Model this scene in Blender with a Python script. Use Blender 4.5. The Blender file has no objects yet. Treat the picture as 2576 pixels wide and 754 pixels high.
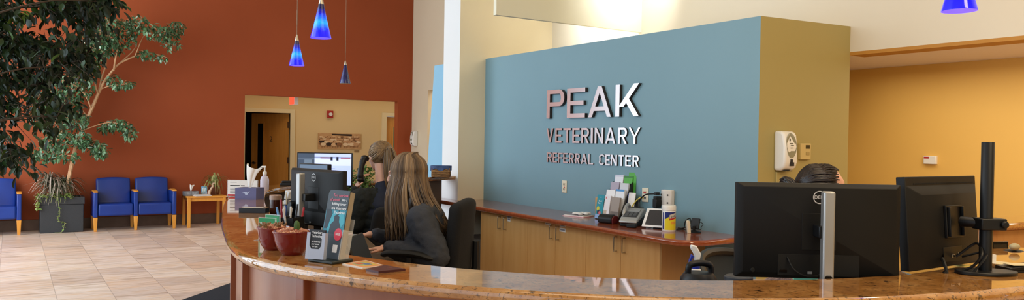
# Veterinary reception lobby: built where it stands, in metres, z up, camera at (0, 0, 1.5).
import bpy, math, random
from mathutils import Vector, Matrix, Euler
PI = math.pi
SC = bpy.context.scene
COL = SC.collection
rnd = random.Random(7)

# ------------------------------------------------------------------ camera
FPX, ROLL, PITCH, YAW, CH = 1938.567, .0164109, -.01137346, .57664935, 1.5
FW = Vector((math.sin(YAW)*math.cos(PITCH), math.cos(YAW)*math.cos(PITCH), math.sin(PITCH)))
R0 = FW.cross(Vector((0, 0, 1))).normalized()
U0 = R0.cross(FW)
RT = R0*math.cos(ROLL) + U0*math.sin(ROLL)
UP = -R0*math.sin(ROLL) + U0*math.cos(ROLL)
EYE = Vector((0, 0, CH))
def ray(x, y): return FW + RT*((x-1288)/FPX) - UP*((y-377)/FPX)
def on_z(x, y, z): d = ray(x, y); return EYE + d*((z-CH)/d.z)          # point of a level surface
def on_x(x, y, X): d = ray(x, y); return EYE + d*(X/d.x)               # point of a wall running along y
def on_y(x, y, Y): d = ray(x, y); return EYE + d*(Y/d.y)               # point of a wall running along x
def at(x, y, D): return EYE + ray(x, y)*D                              # point at a distance
cam = bpy.data.cameras.new('camera'); cam.sensor_width = 36; cam.lens = FPX/2576*36; cam.clip_end = 100
camo = bpy.data.objects.new('camera', cam); COL.objects.link(camo)
camo.matrix_world = Matrix(((RT.x, UP.x, -FW.x, 0), (RT.y, UP.y, -FW.y, 0), (RT.z, UP.z, -FW.z, CH), (0, 0, 0, 1)))
SC.camera = camo
FACE = -YAW          # rotation about z of a thing whose -y side looks at the camera

# ------------------------------------------------------------------ materials
def lin(c):
    c /= 255.
    return c/12.92 if c <= .04045 else ((c+.055)/1.055)**2.4
def rgb(h):
    if isinstance(h, str): h = tuple(int(h[i:i+2], 16) for i in (0, 2, 4))
    return (lin(h[0]), lin(h[1]), lin(h[2]), 1)
class NT:
    def __init__(s, name):
        s.m = bpy.data.materials.new(name); s.m.use_nodes = True
        s.t = s.m.node_tree; s.b = s.t.nodes['Principled BSDF']; s.co = None
    def n(s, typ, **kw):
        o = s.t.nodes.new(typ)
        for k, v in kw.items(): setattr(o, k, v)
        return o
    def l(s, a, b): s.t.links.new(a, b)
    def coord(s, scale=(1, 1, 1), kind='Object'):
        tc = s.n('ShaderNodeTexCoord'); mp = s.n('ShaderNodeMapping'); mp.inputs['Scale'].default_value = scale
        s.l(tc.outputs[kind], mp.inputs[0]); return mp.outputs[0]
    def noise(s, vec, scale=5, detail=3, rough=.5):
        o = s.n('ShaderNodeTexNoise'); o.inputs['Scale'].default_value = scale; o.inputs['Detail'].default_value = detail
        o.inputs['Roughness'].default_value = rough; s.l(vec, o.inputs['Vector']); return o.outputs['Fac']
    def ramp(s, fac, stops, interp='LINEAR'):
        o = s.n('ShaderNodeValToRGB'); o.color_ramp.interpolation = interp
        while len(o.color_ramp.elements) < len(stops): o.color_ramp.elements.new(.5)
        for e, (p, c) in zip(o.color_ramp.elements, stops): e.position = p; e.color = rgb(c)
        s.l(fac, o.inputs[0]); return o.outputs[0]
    def mix(s, fac, a, b, mode='MIX'):
        o = s.n('ShaderNodeMix', data_type='RGBA', blend_type=mode)
        for k, v in ((0, fac), (6, a), (7, b)):
            if isinstance(v, (int, float)): o.inputs[k].default_value = v
            elif isinstance(v, tuple): o.inputs[k].default_value = v
            else: s.l(v, o.inputs[k])
        return o.outputs[2]
    def bump(s, h, strength=.2, dist=.01):
        o = s.n('ShaderNodeBump'); o.inputs['Strength'].default_value = strength; o.inputs['Distance'].default_value = dist
        s.l(h, o.inputs['Height']); s.l(o.outputs[0], s.b.inputs['Normal'])
    def set(s, **kw):
        for k, v in kw.items():
            i = s.b.inputs[k.replace('_', ' ')]
            if hasattr(v, 'is_linked') or isinstance(v, bpy.types.NodeSocket): s.l(v, i)
            else: i.default_value = v
        return s
MATS = {}
def M(name, col='808080', rough=.5, metal=0., spec=.5, var=None, bump=None, emit=0., trans=0., alpha=1., coat=0., ecol=None):
    """plain procedural material: a base colour, an optional second colour by noise (col2, scale, stretch), an optional bump (scale, strength)"""
    if name in MATS: return MATS[name]
    t = NT(name); t.set(Roughness=rough, Metallic=metal, IOR=1.45)
    t.b.inputs['Specular IOR Level'].default_value = spec
    t.b.inputs['Base Color'].default_value = rgb(col)
    if var:
        c2, sc, st = var
        f = t.noise(t.coord(st), sc, 4)
        t.l(t.ramp(f, [(.3, col), (.7, c2)]), t.b.inputs['Base Color'])
    if bump: t.bump(t.noise(t.coord(), bump[0], 3), bump[1], .01)
    if emit:
        t.b.inputs['Emission Color'].default_value = rgb(ecol or col); t.b.inputs['Emission Strength'].default_value = emit
    t.b.inputs['Transmission Weight'].default_value = trans
    t.b.inputs['Alpha'].default_value = alpha
    t.b.inputs['Coat Weight'].default_value = coat; t.b.inputs['Coat Roughness'].default_value = .05
    MATS[name] = t.m; return t.m

def paint(name, col, col2, rough=.6):
    t = NT(name); v = t.coord()
    t.l(t.ramp(t.noise(v, .7, 2), [(.3, col), (.7, col2)]), t.b.inputs['Base Color'])
    t.bump(t.noise(v, 180, 2), .06, .002); t.set(Roughness=rough); t.b.inputs['Specular IOR Level'].default_value = .3
    return t.m
P_ORANGE = paint('orange paint', '9d4a26', '954522', .55)
P_BLUE = paint('grey blue paint', '7c9eac', '7799a6', .5)
P_SKY = paint('light blue paint', '8fc0dd', '8bbcd9')
P_TAN = paint('olive tan paint', 'ab9d68', 'a79963')
P_CREAM = paint('cream paint', 'ddd0b6', 'd9cbb0')
P_DAYLIT = paint('white paint', 'e4e8ea', 'e1e5e7')  # window daylight put into the colour of the cream pillar's sides
P_HALL = paint('warm cream paint', 'dcc08c', 'd6ba86')
P_YELLOW = paint('golden yellow paint', 'eabd66', 'e6b861')
P_UPPER = paint('soft white paint', 'dad0bd', 'd6ccb8')
P_PIER = paint('pier cream paint', 'efe0c2', 'ebdcbd')
P_GREEN = paint('pale green cream paint', 'e8e6d2', 'e5e3cd')
P_SOFFIT = paint('pinkish beige paint', 'e6dcdc', 'e2d7d6')
P_EDGE_SHADE = paint('edge shade brown', 'b98235', 'b17b30')  # shading of the soffit edge, put into a brown

def floor_mat():
    t = NT('quartzite tile'); tc = t.n('ShaderNodeTexCoord'); sp = t.n('ShaderNodeSeparateXYZ'); t.l(tc.outputs['Object'], sp.inputs[0])
    def mth(op, a, b=None):
        o = t.n('ShaderNodeMath', operation=op)
        for i, v in enumerate((a, b)):
            if v is None: continue
            if isinstance(v, (int, float)): o.inputs[i].default_value = v
            else: t.l(v, o.inputs[i])
        return o.outputs[0]
    u = mth('DIVIDE', mth('ADD', sp.outputs[0], .093+4.55), .455); v = mth('DIVIDE', mth('ADD', sp.outputs[1], 9.1-.15), .455)
    cell = t.n('ShaderNodeCombineXYZ'); t.l(mth('FLOOR', u), cell.inputs[0]); t.l(mth('FLOOR', v), cell.inputs[1])
    wn = t.n('ShaderNodeTexWhiteNoise', noise_dimensions='3D'); t.l(cell.outputs[0], wn.inputs[0])
    add = t.n('ShaderNodeVectorMath', operation='MULTIPLY_ADD'); t.l(wn.outputs['Color'], add.inputs[0]); add.inputs[1].default_value = (9, 9, 9)
    st = t.n('ShaderNodeVectorMath', operation='MULTIPLY'); t.l(tc.outputs['Object'], st.inputs[0]); st.inputs[1].default_value = (1.0, 6.5, 1)
    t.l(st.outputs[0], add.inputs[2])
    g = t.noise(add.outputs[0], 1.7, 5, .6)
    band = t.ramp(g, [(.25, 'b39c8a'), (.38, 'd9c2ad'), (.5, 'f0e0d5'), (.6, 'e8ccb0'), (.75, 'dccdca')])
    tone = t.ramp(wn.outputs['Value'], [(0, 'e4dedc'), (.4, 'f7f2ef'), (.7, 'ffffff'), (1, 'eeded2')])
    c = t.mix(1., band, tone, 'MULTIPLY')
    fu = mth('ABSOLUTE', mth('SUBTRACT', mth('FRACT', u), .5)); fv = mth('ABSOLUTE', mth('SUBTRACT', mth('FRACT', v), .5))
    j = mth('GREATER_THAN', mth('MAXIMUM', fu, fv), .493)
    t.l(t.mix(mth('MULTIPLY', j, .55), c, rgb('94847a')), t.b.inputs['Base Color'])
    rr = t.n('ShaderNodeMapRange'); t.l(g, rr.inputs[0]); rr.inputs[3].default_value = .28; rr.inputs[4].default_value = .5
    t.l(rr.outputs[0], t.b.inputs['Roughness'])
    t.bump(mth('ADD', mth('MULTIPLY', g, .4), mth('MULTIPLY', j, -1)), .15, .004)
    return t.m
FLOOR = floor_mat()

def granite_mat():
    t = NT('polished tan granite'); v = t.coord()
    a = t.ramp(t.noise(v, 9, 5, .65), [(.3, '8a5a2a'), (.5, 'b07a3e'), (.62, 'c08f55'), (.75, '9a6632')])
    f = t.ramp(t.noise(v, 90, 3, .7), [(.36, '3a2616'), (.44, 'ffffff')])
    a = t.mix(.75, a, f, 'MULTIPLY')
    s = t.ramp(t.noise(v, 26, 3, .6), [(.3, '2a1a10'), (.36, 'ffffff')])
    a = t.mix(.9, a, s, 'MULTIPLY')
    t.l(a, t.b.inputs['Base Color']); t.set(Roughness=.05, IOR=1.6)
    t.b.inputs['Specular IOR Level'].default_value = .8; t.b.inputs['Coat Weight'].default_value = .5; t.b.inputs['Coat Roughness'].default_value = .02
    return t.m
GRANITE = granite_mat()

def wood(name, c1, c2, c3, stretch=(8, 8, 1), scale=3., rough=.35, coat=.2):
    t = NT(name); v = t.coord(stretch)
    a = t.ramp(t.noise(v, scale, 5, .6), [(.25, c1), (.5, c2), (.78, c3)])
    t.l(a, t.b.inputs['Base Color']); t.set(Roughness=rough); t.b.inputs['Coat Weight'].default_value = coat
    t.b.inputs['Coat Roughness'].default_value = .15
    t.bump(t.noise(v, scale*6, 2), .04, .003)
    return t.m
CHERRY = wood('cherry veneer', '804b33', '8c563d', '956247', (5, 5, .6), 2.5, .3)
CHERRY_D = wood('dark cherry trim', '7c3f26', '8a4a2e', '945436', (9, 9, .8), 3, .25)
MAPLE = wood('maple veneer', 'cc9858', 'd5a364', 'dbad70', (6, 6, .7), 2.2, .4)
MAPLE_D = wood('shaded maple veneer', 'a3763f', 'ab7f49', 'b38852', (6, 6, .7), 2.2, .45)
MAHOG = wood('red brown laminate', '7d3a20', '8e4527', '9b5030', (3, 3, 3), 9, .12, .4)
OAK = wood('golden oak', 'b97b34', 'c4873d', 'ce9348', (7, 7, .6), 2.6, .35)
BEECH = wood('orange beech', 'd58d32', 'de993d', 'e6a54a', (9, 9, .7), 3, .35)
LEDGE = wood('light walnut laminate', 'a87446', 'b5824f', 'bd8d5a', (5, 5, 2), 4, .3)

BLACK = M('black plastic', '121315', .42, spec=.4)
BLACK2 = M('soft black plastic', '131313', .55, spec=.35)
BLACKG = M('gloss black', '0c0d10', .12)
MATTEB = M('matte black fabric', '0b0b0d', .9, bump=(260, .3))
CABLE = M('black cable', '0e0f11', .5)
SILVER = M('brushed aluminium', 'a9a8a6', .38, .6)
STEEL = M('polished steel', 'd9d6d8', .2, .78)
CHROME = M('satin nickel', 'b9b3a6', .28, 1.)
WHITE = M('white plastic', 'e9e8e4', .35)
OFFW = M('ivory plastic', 'e4dcc6', .4)
PAPER = M('white paper', 'ecebea', .7)
INK = M('dark ink', '26262a', .7)
VINYL = None
def vinyl():
    t = NT('blue vinyl'); v = t.coord()
    t.l(t.ramp(t.noise(v, 4, 2), [(.3, '0f3284'), (.7, '133a90')]), t.b.inputs['Base Color'])
    t.bump(t.noise(v, 120, 2), .08, .003); t.set(Roughness=.33)
    return t.m
VINYL = vinyl()
def tinted(name, stops, rough=.5, spec=.5, trans=0.):
    t = NT(name); a = t.n('ShaderNodeAttribute', attribute_name='tint')
    t.l(t.ramp(a.outputs['Fac'], stops), t.b.inputs['Base Color']); t.set(Roughness=rough)
    t.b.inputs['Specular IOR Level'].default_value = spec
    if trans:
        t.b.inputs['Subsurface Weight'].default_value = trans; t.b.inputs['Subsurface Radius'].default_value = (.02, .03, .01)
        t.b.inputs['Subsurface Scale'].default_value = .05
    return t.m
def glass(name, col='f4f8fa', rough=.02, alpha=.25):
    t = NT(name); t.set(Roughness=rough, IOR=1.45); t.b.inputs['Base Color'].default_value = rgb(col)
    t.b.inputs['Alpha'].default_value = alpha; t.b.inputs['Specular IOR Level'].default_value = .8
    return t.m
ACRYLIC = glass('clear acrylic')

# ------------------------------------------------------------------ mesh building
def ico(sub=2):
    import bmesh
    bm = bmesh.new(); bmesh.ops.create_icosphere(bm, subdivisions=sub, radius=1)
    vs = [tuple(v.co) for v in bm.verts]; fs = [tuple(v.index for v in f.verts) for f in bm.faces]; bm.free(); return vs, fs
ICO = {k: ico(k) for k in (1, 2, 3)}
TEXTS = {}
def text_mesh(body, bold=0.):
    k = (body, bold)
    if k not in TEXTS:
        cu = bpy.data.curves.new('t', 'FONT'); cu.body = body; cu.size = 1; cu.align_x = 'CENTER'; cu.align_y = 'CENTER'
        cu.offset = bold; cu.resolution_u = 3; cu.fill_mode = 'FRONT'
        o = bpy.data.objects.new('t', cu); COL.objects.link(o)
        dg = bpy.context.evaluated_depsgraph_get(); me = bpy.data.meshes.new_from_object(o.evaluated_get(dg))
        TEXTS[k] = ([tuple(v.co) for v in me.vertices], [tuple(p.vertices) for p in me.polygons])
        bpy.data.objects.remove(o); bpy.data.meshes.remove(me); bpy.data.curves.remove(cu)
    return TEXTS[k]
def catmull(pts, n):
    pts = [Vector(p) for p in pts]; P = [pts[0]*2-pts[1]] + pts + [pts[-1]*2-pts[-2]]; out = []
    for i in range(1, len(P)-2):
        for k in range(n):
            t = k/n; a, b, c, d = P[i-1:i+3]
            out.append(.5*((2*b) + (c-a)*t + (2*a-5*b+4*c-d)*t*t + (3*b-a-3*c+d)*t**3))
    out.append(pts[-1]); return out
class MB:
    def __init__(s, mat=None):
        s.v = []; s.f = []; s.mi = []; s.mats = []; s.cur = 0; s.t = []; s.tint = .5
        if mat: s.use(mat)
    def use(s, m):
        if m not in s.mats: s.mats.append(m)
        s.cur = s.mats.index(m); return s
    def add(s, vs, fs, X=None):
        b = len(s.v)
        s.v += [tuple(X @ Vector(v)) if X else tuple(v) for v in vs]; s.t += [s.tint]*len(vs)
        s.f += [tuple(i+b for i in f) for f in fs]; s.mi += [s.cur]*len(fs); return s
    def box(s, x0, x1, y0, y1, z0, z1, X=None):
        return s.add([(x0, y0, z0), (x1, y0, z0), (x1, y1, z0), (x0, y1, z0), (x0, y0, z1), (x1, y0, z1), (x1, y1, z1), (x0, y1, z1)],
                     [(3, 2, 1, 0), (4, 5, 6, 7), (0, 1, 5, 4), (1, 2, 6, 5), (2, 3, 7, 6), (3, 0, 4, 7)], X)
    def cbox(s, c, d, X=None):
        return s.box(c[0]-d[0]/2, c[0]+d[0]/2, c[1]-d[1]/2, c[1]+d[1]/2, c[2]-d[2]/2, c[2]+d[2]/2, X)
    def prism(s, poly, a, b, X=None, axis='z'):
        n = len(poly)
        area = sum(poly[i][0]*poly[(i+1) % n][1]-poly[(i+1) % n][0]*poly[i][1] for i in range(n))
        if area < 0: poly = poly[::-1]
        m = {'z': lambda p, h: (p[0], p[1], h), 'x': lambda p, h: (h, p[0], p[1]), 'y': lambda p, h: (p[0], h, p[1])}[axis]
        vs = [m(p, a) for p in poly] + [m(p, b) for p in poly]
        fs = [tuple(range(n))[::-1], tuple(range(n, 2*n))] + [(i, (i+1) % n, n+(i+1) % n, n+i) for i in range(n)]
        if axis == 'y': fs = [f[::-1] for f in fs]
        return s.add(vs, fs, X)
    def quad(s, a, b, c, d, X=None): return s.add([a, b, c, d], [(0, 1, 2, 3)], X)
    def poly(s, pts, X=None): return s.add(pts, [tuple(range(len(pts)))], X)
    def tube(s, pts, r, n=8, X=None, cap=True, flat=1.):
        pts = [Vector(p) for p in pts]; m = len(pts)
        rs = r if isinstance(r, (list, tuple)) else [r]*m
        vs = []; prev = None
        for i, p in enumerate(pts):
            d = (pts[min(i+1, m-1)]-pts[max(i-1, 0)]).normalized()
            if prev is None:
                u = d.orthogonal().normalized() if abs(d.z) > .9 or flat == 1. else d.cross(Vector((0, 0, 1))).normalized()
            else:
                u = (prev - d*prev.dot(d))
                u = u.normalized() if u.length > 1e-6 else d.orthogonal().normalized()
            prev = u; w = d.cross(u)
            for k in range(n):
                a = 2*PI*k/n; vs.append(p + u*(rs[i]*math.cos(a)) + w*(rs[i]*flat*math.sin(a)))
        fs = [(i*n+k, i*n+(k+1) % n, (i+1)*n+(k+1) % n, (i+1)*n+k) for i in range(m-1) for k in range(n)]
        if cap: fs += [tuple(range(n))[::-1], tuple(range((m-1)*n, m*n))]
        return s.add(vs, fs, X)
    def lathe(s, prof, n=24, X=None):
        vs = []; fs = []; m = len(prof)
        for r, z in prof:
            for k in range(n): vs.append((r*math.cos(2*PI*k/n), r*math.sin(2*PI*k/n), z))
        fs = [(i*n+k, i*n+(k+1) % n, (i+1)*n+(k+1) % n, (i+1)*n+k) for i in range(m-1) for k in range(n)]
        if prof[0][0] > 1e-5: fs.append(tuple(range(n))[::-1])
        if prof[-1][0] > 1e-5: fs.append(tuple(range((m-1)*n, m*n)))
        return s.add(vs, fs, X)
    def ball(s, c, r, sub=2, X=None, rot=None):
        r = (r, r, r) if isinstance(r, (int, float)) else r
        T = Matrix.Translation(c) @ (rot or Matrix()) @ Matrix.Diagonal((*r, 1))
        return s.add(*ICO[sub], (X @ T) if X else T)
    def limb(s, p, q, r1, r2, X=None, sub=1):
        p, q = Vector(p), Vector(q); n = max(2, int((p-q).length/(.35*min(r1, r2)))+1)
        for i in range(n+1):
            t = i/n; s.ball(p.lerp(q, t), r1+(r2-r1)*t, sub, X)
        return s
    def surf(s, fn, nu, nv, X=None):
        vs = [fn(i/nu, j/nv) for j in range(nv+1) for i in range(nu+1)]
        fs = [(j*(nu+1)+i, j*(nu+1)+i+1, (j+1)*(nu+1)+i+1, (j+1)*(nu+1)+i) for j in range(nv) for i in range(nu)]
        return s.add(vs, fs, X)
    def text(s, body, size, X, bold=0., sx=1.):
        vs, fs = text_mesh(body, bold)
        return s.add(vs, fs, X @ Matrix.Diagonal((size*sx, size, size, 1)))
    def mesh(s, name, smooth=True, angle=40):
        me = bpy.data.meshes.new(name); me.from_pydata(s.v, [], s.f)
        for m in s.mats: me.materials.append(m)
        me.polygons.foreach_set('material_index', s.mi)
        if len(set(s.t)) > 1:
            a = me.attributes.new('tint', 'FLOAT', 'POINT'); a.data.foreach_set('value', s.t)
        if smooth:
            me.shade_smooth(); me.set_sharp_from_angle(angle=math.radians(angle))
        me.update(); return me
    def build(s, name, parent=None, loc=None, rz=0., bevel=0., smooth=True, angle=40, seg=2, sub=0, solid=0.):
        o = bpy.data.objects.new(name, s.mesh(name, smooth, angle)); COL.objects.link(o)
        if parent: o.parent = parent
        if loc is not None: o.location = loc
        o.rotation_euler = (0, 0, rz)
        if solid:
            md = o.modifiers.new('solid', 'SOLIDIFY'); md.thickness = solid; md.offset = 0
        if bevel:
            md = o.modifiers.new('bevel', 'BEVEL'); md.width = bevel; md.segments = seg; md.limit_method = 'ANGLE'; md.angle_limit = math.radians(40)
        if sub:
            md = o.modifiers.new('sub', 'SUBSURF'); md.levels = sub; md.render_levels = sub
        return o
    def blob(s, name, parent=None, voxel=.01, smooth=4, mat=None):
        """melt every overlapping ball of the builder into one continuous skin"""
        me = bpy.data.meshes.new(name); me.from_pydata(s.v, [], s.f)
        o = bpy.data.objects.new(name, me); COL.objects.link(o)
        r = o.modifiers.new('r', 'REMESH'); r.mode = 'VOXEL'; r.voxel_size = voxel; r.adaptivity = 0
        if smooth:
            q = o.modifiers.new('s', 'SMOOTH'); q.factor = .5; q.iterations = smooth
        dg = bpy.context.evaluated_depsgraph_get(); new = bpy.data.meshes.new_from_object(o.evaluated_get(dg))
        o.modifiers.clear(); o.data = new; bpy.data.meshes.remove(me)
        new.shade_smooth(); new.materials.clear(); new.materials.append(mat or s.mats[0])
        if parent: o.parent = parent
        return o
def T(x=0, y=0, z=0): return Matrix.Translation((x, y, z))
def RX(a): return Matrix.Rotation(a, 4, 'X')
def RY(a): return Matrix.Rotation(a, 4, 'Y')
def RZ(a): return Matrix.Rotation(a, 4, 'Z')
FRONT = RX(PI/2)      # lays text that was in xy onto the xz plane, readable from -y
def tag(o, label=None, cat=None, group=None, kind=None):
    if label: o['label'] = label
    if cat: o['category'] = cat
    if group: o['group'] = group
    if kind: o['kind'] = kind
    return o
def thing(name, label, cat, loc, rz=0., group=None):
    o = bpy.data.objects.new(name, None); COL.objects.link(o); o.empty_display_size = .05
    o.location = loc; o.rotation_euler = (0, 0, rz); return tag(o, label, cat, group)
def struct(mb, name, **kw):
    kw.setdefault('smooth', False)
    return tag(mb.build(name, **kw), kind='structure')
def copy_tree(o, parent=None):
    c = o.copy(); COL.objects.link(c)
    if parent: c.parent = parent
    for ch in list(o.children): copy_tree(ch, c)
    return c
def area(name, loc, rot, sx, sy, power, col=(1, 1, 1), spread=PI):
    l = bpy.data.lights.new(name, 'AREA'); l.shape = 'RECTANGLE'; l.size = sx; l.size_y = sy; l.energy = power; l.color = col; l.spread = spread
    o = bpy.data.objects.new(name, l); COL.objects.link(o); o.location = loc; o.rotation_euler = rot; return o
def point(name, loc, power, col=(1, .85, .65), r=.05):
    l = bpy.data.lights.new(name, 'POINT'); l.energy = power; l.color = col; l.shadow_soft_size = r
    o = bpy.data.objects.new(name, l); COL.objects.link(o); o.location = loc; return o
# ------------------------------------------------------------------ the setting
struct(MB(FLOOR).box(-6, 9, -3.2, 18.2, -.1, 0), 'floor')
struct(MB(P_CREAM).box(-2.3, 9, -3.2, 18.2, 5.0, 5.1), 'ceiling')
struct(MB(P_ORANGE).box(-1.95, 3.46, 14, 14.15, 0, 5).box(6.40, 6.71, 14, 14.15, 0, 5).box(3.46, 6.40, 14, 14.15, 2.245, 5), 'wall_back')
STONE = M('dark stone base', '6b5446', .35, var=('5a4439', 6, (1, 1, 1)))
struct(MB(STONE).box(-1.95, 3.46, 13.985, 14, 0, .17), 'baseboard_back', bevel=.004)
struct(MB(P_HALL).box(1.6, 3.76, 15.2, 15.3, 0, 2.5).box(3.76, 4.63, 15.2, 15.3, 1.98, 2.5).box(4.63, 6.68, 15.2, 15.3, 0, 2.5)
       .box(6.68, 7.52, 15.2, 15.3, 1.98, 2.5).box(7.52, 8.6, 15.2, 15.3, 0, 2.5), 'wall_hall')
struct(MB(P_HALL).box(1.5, 1.6, 14.15, 15.3, 0, 2.5).box(8.6, 8.7, 14.15, 15.3, 0, 2.5), 'wall_hall_end')
struct(MB(P_CREAM).box(1.6, 8.6, 14.15, 15.2, 2.5, 2.56), 'ceiling_hall')
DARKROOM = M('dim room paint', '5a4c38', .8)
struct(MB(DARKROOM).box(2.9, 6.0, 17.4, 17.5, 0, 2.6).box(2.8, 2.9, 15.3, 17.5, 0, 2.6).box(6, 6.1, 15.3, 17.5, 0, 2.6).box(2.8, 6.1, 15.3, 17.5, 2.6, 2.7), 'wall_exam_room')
struct(MB(P_CREAM).box(6.71, 6.83, 13.31, 14.15, 0, 5).box(6.71, 6.83, 9.0, 11.5, 0, 5).box(6.71, 6.83, 11.5, 13.31, 2.45, 5), 'wall_right')
struct(MB(P_YELLOW).box(7.7, 7.8, 9, 14.15, 0, 3), 'wall_passage')
b0, b1 = 3.84, 3.736
part = MB(P_BLUE).prism([(4.7, b0), (5.665, b1), (5.665, 7.83), (4.7, 7.83)], 0, 2.468)
TA = math.atan2(b1-b0, .965)
def tan_y(x): return b0+(x-4.7)*(b1-b0)/.965+.002      # the olive wall is slightly turned
part.use(P_TAN); part.use(P_CREAM)
pm = struct(part, 'wall_partition')
for p in pm.data.polygons:
    if p.normal.y < -.5 or p.normal.x > .5: p.material_index = 1
    elif p.normal.z > .5: p.material_index = 2
struct(MB(P_SKY).prism([(8.0, 0), (9.45, 0), (9.31, 1.16), (9.145, 2.484), (8.0, 2.484)], 4.7, 4.84, axis='x'), 'wall_slanted')
struct(MB(P_DAYLIT).box(4.35, 4.72, 7.83, 8.225, 0, 5).use(P_PIER), 'wall_pillar').data.polygons[2].material_index = 1  # sides coloured as if daylit, front face left cream
struct(MB(P_PIER).box(4.72, 5.665, 7.83, 7.98, 2.0, 5), 'wall_upper_end')
struct(MB(P_UPPER).prism([(-3, 2.262), (b1, 2.262), (b1, 2.468), (7.83, 2.468), (7.83, 5), (-3, 5)], 5.665, 5.8, axis='x'), 'wall_upper_side')
struct(MB(P_SOFFIT).box(5.8, 7.1, -3, 9, 2.262, 2.36), 'ceiling_alcove')
struct(MB(P_EDGE_SHADE).box(5.665, 5.86, -3, b1, 2.235, 2.262), 'soffit_shade_strip')  # thin strip standing in for the shade along the soffit's near edge
struct(MB(P_YELLOW).box(7.0, 7.1, -3, 9, 0, 2.262), 'wall_yellow')
struct(MB(P_GREEN).box(3.83, 5.665, 6.2, 6.25, 2.69, 5), 'beam')
struct(MB(P_TAN).box(-6, 7.1, -3.3, -3.2, 0, 5), 'wall_front')
# tall window front along the left, its glass and mullions (daylight comes through it)
fr = MB(M('white window frame', 'dedfdd', .4))
for y in (-3.0, -.5, 2.0, 4.5, 7.0, 9.5, 12.0, 14.0): fr.box(-2.34, -2.26, y-.04, y+.04, 0, 5)
for z in (.04, 1.0, 3.2, 4.96): fr.box(-2.33, -2.27, -3, 14, z-.035, z+.035)
struct(fr, 'window_1')

# hall doors
CASE = P_CREAM
d1 = tag(thing('door_1', 'oak exam room door marked 2 standing ajar', 'door', (4.62, 15.24, 0), 0), kind='structure')
fr = MB(M('door frame paint', 'dccaa0', .45)).box(-.95, -.86, -.08, .1, 0, 2.06).box(.01, .1, -.08, .1, 0, 2.06).box(-.86, .01, -.08, .1, 1.98, 2.06)
fr.build('door_frame', d1, smooth=False)
lf = MB(OAK); X = RZ(math.radians(-50))
lf.box(-.86, 0, 0, .045, .01, 1.975, X)
leaf = lf.build('door_leaf', d1, smooth=False)
w = MB(OAK)
for a, b, c, d in ((-.735, -.71, .82, 1.80), (-.585, -.56, .82, 1.80), (-.71, -.585, 1.775, 1.80), (-.71, -.585, .82, .845)): w.box(a, b, -.012, 0, c, d, X)
w.use(M('dark door glass', '14110c', .08)).box(-.71, -.585, -.006, 0, .845, 1.775, X)
w.build('door_window', d1, smooth=False)
h = MB(CHROME).tube([(-.80, 0, .98), (-.80, -.06, .98), (-.70, -.06, .98)], .011, 8, X); h.lathe([(0, 0), (.03, 0), (.03, .008), (0, .008)], 16, X @ T(-.80, -.008, .98) @ RX(-PI/2))
h.build('lever_handle', d1)
MB(INK).text('2', .15, X @ T(-.40, -.004, 1.46) @ FRONT, .004).build('door_number', d1, smooth=False)
hg = MB(M('brown hinge', '4a2c16', .5))
for z in (.3, 1.05, 1.75): hg.box(-.02, .012, -.012, .03, z-.06, z+.06)
hg.build('hinge', d1, smooth=False)
bs = thing('bookshelf', 'dark tall shelf just inside the open door marked 2', 'shelf', (3.55, 16.9, 0))
b = MB(M('dark shelf', '241d16', .6)).box(-.42, -.39, 0, .4, 0, 2.1).box(.39, .42, 0, .4, 0, 2.1).box(-.42, .42, .38, .4, 0, 2.1); b.build('frame', bs, smooth=False)
for z in (.05, .5, .95, 1.4, 1.85): MB(M('dark shelf', '241d16')).box(-.39, .39, .01, .38, z-.015, z+.015).build('shelf', bs, smooth=False)
d2 = tag(thing('door_2', 'oak door with narrow glass pane at right end of hall', 'door', (6.68, 15.24, 0)), kind='structure')
MB(M('door frame paint', 'dccaa0')).box(-.1, 0, -.08, .1, 0, 2.06).box(.84, .93, -.08, .1, 0, 2.06).box(0, .84, -.08, .1, 1.98, 2.06).build('door_frame', d2, smooth=False)
MB(OAK).box(0, .84, 0, .045, .01, 1.975).build('door_leaf', d2, smooth=False)
w = MB(OAK).box(.16, .185, -.012, 0, .6, 1.78).box(.305, .33, -.012, 0, .6, 1.78).box(.185, .305, -.012, 0, 1.755, 1.78).box(.185, .305, -.012, 0, .6, .625)
w.use(M('grey green door glass', '6f7a62', .1)).box(.185, .305, -.006, 0, .625, 1.755); w.build('door_window', d2, smooth=False)

# things on the hall wall
ex = thing('exit_sign', 'small red lit exit sign hanging at the hall opening', 'exit sign', (4.5, 14.42, 2.12))
MB(WHITE).box(-.03, .05, 0, .30, 0, .19).box(-.005, .025, .12, .18, .19, .38).build('housing', ex, bevel=.004)
MB(M('red lit panel', 'ff4a35', .4, emit=1.2)).box(-.034, -.03, .012, .288, .012, .178).build('lit_face', ex, smooth=False)
fa = thing('fire_alarm', 'red fire alarm with clear strobe above the sheep picture', 'fire alarm', (5.44, 15.2, 1.985))
MB(M('alarm red', 'a82a22', .4)).box(-.062, .062, -.05, 0, -.075, .075).build('housing', fa, bevel=.008)
MB(M('clear strobe lens', 'd9d5d0', .15)).prism([(.05*math.cos(a)*.75, .05*math.sin(a)*.75) for a in [PI/4*k+PI/8 for k in range(8)]], -.075, -.05, axis='y').build('strobe_lens', fa)
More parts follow.
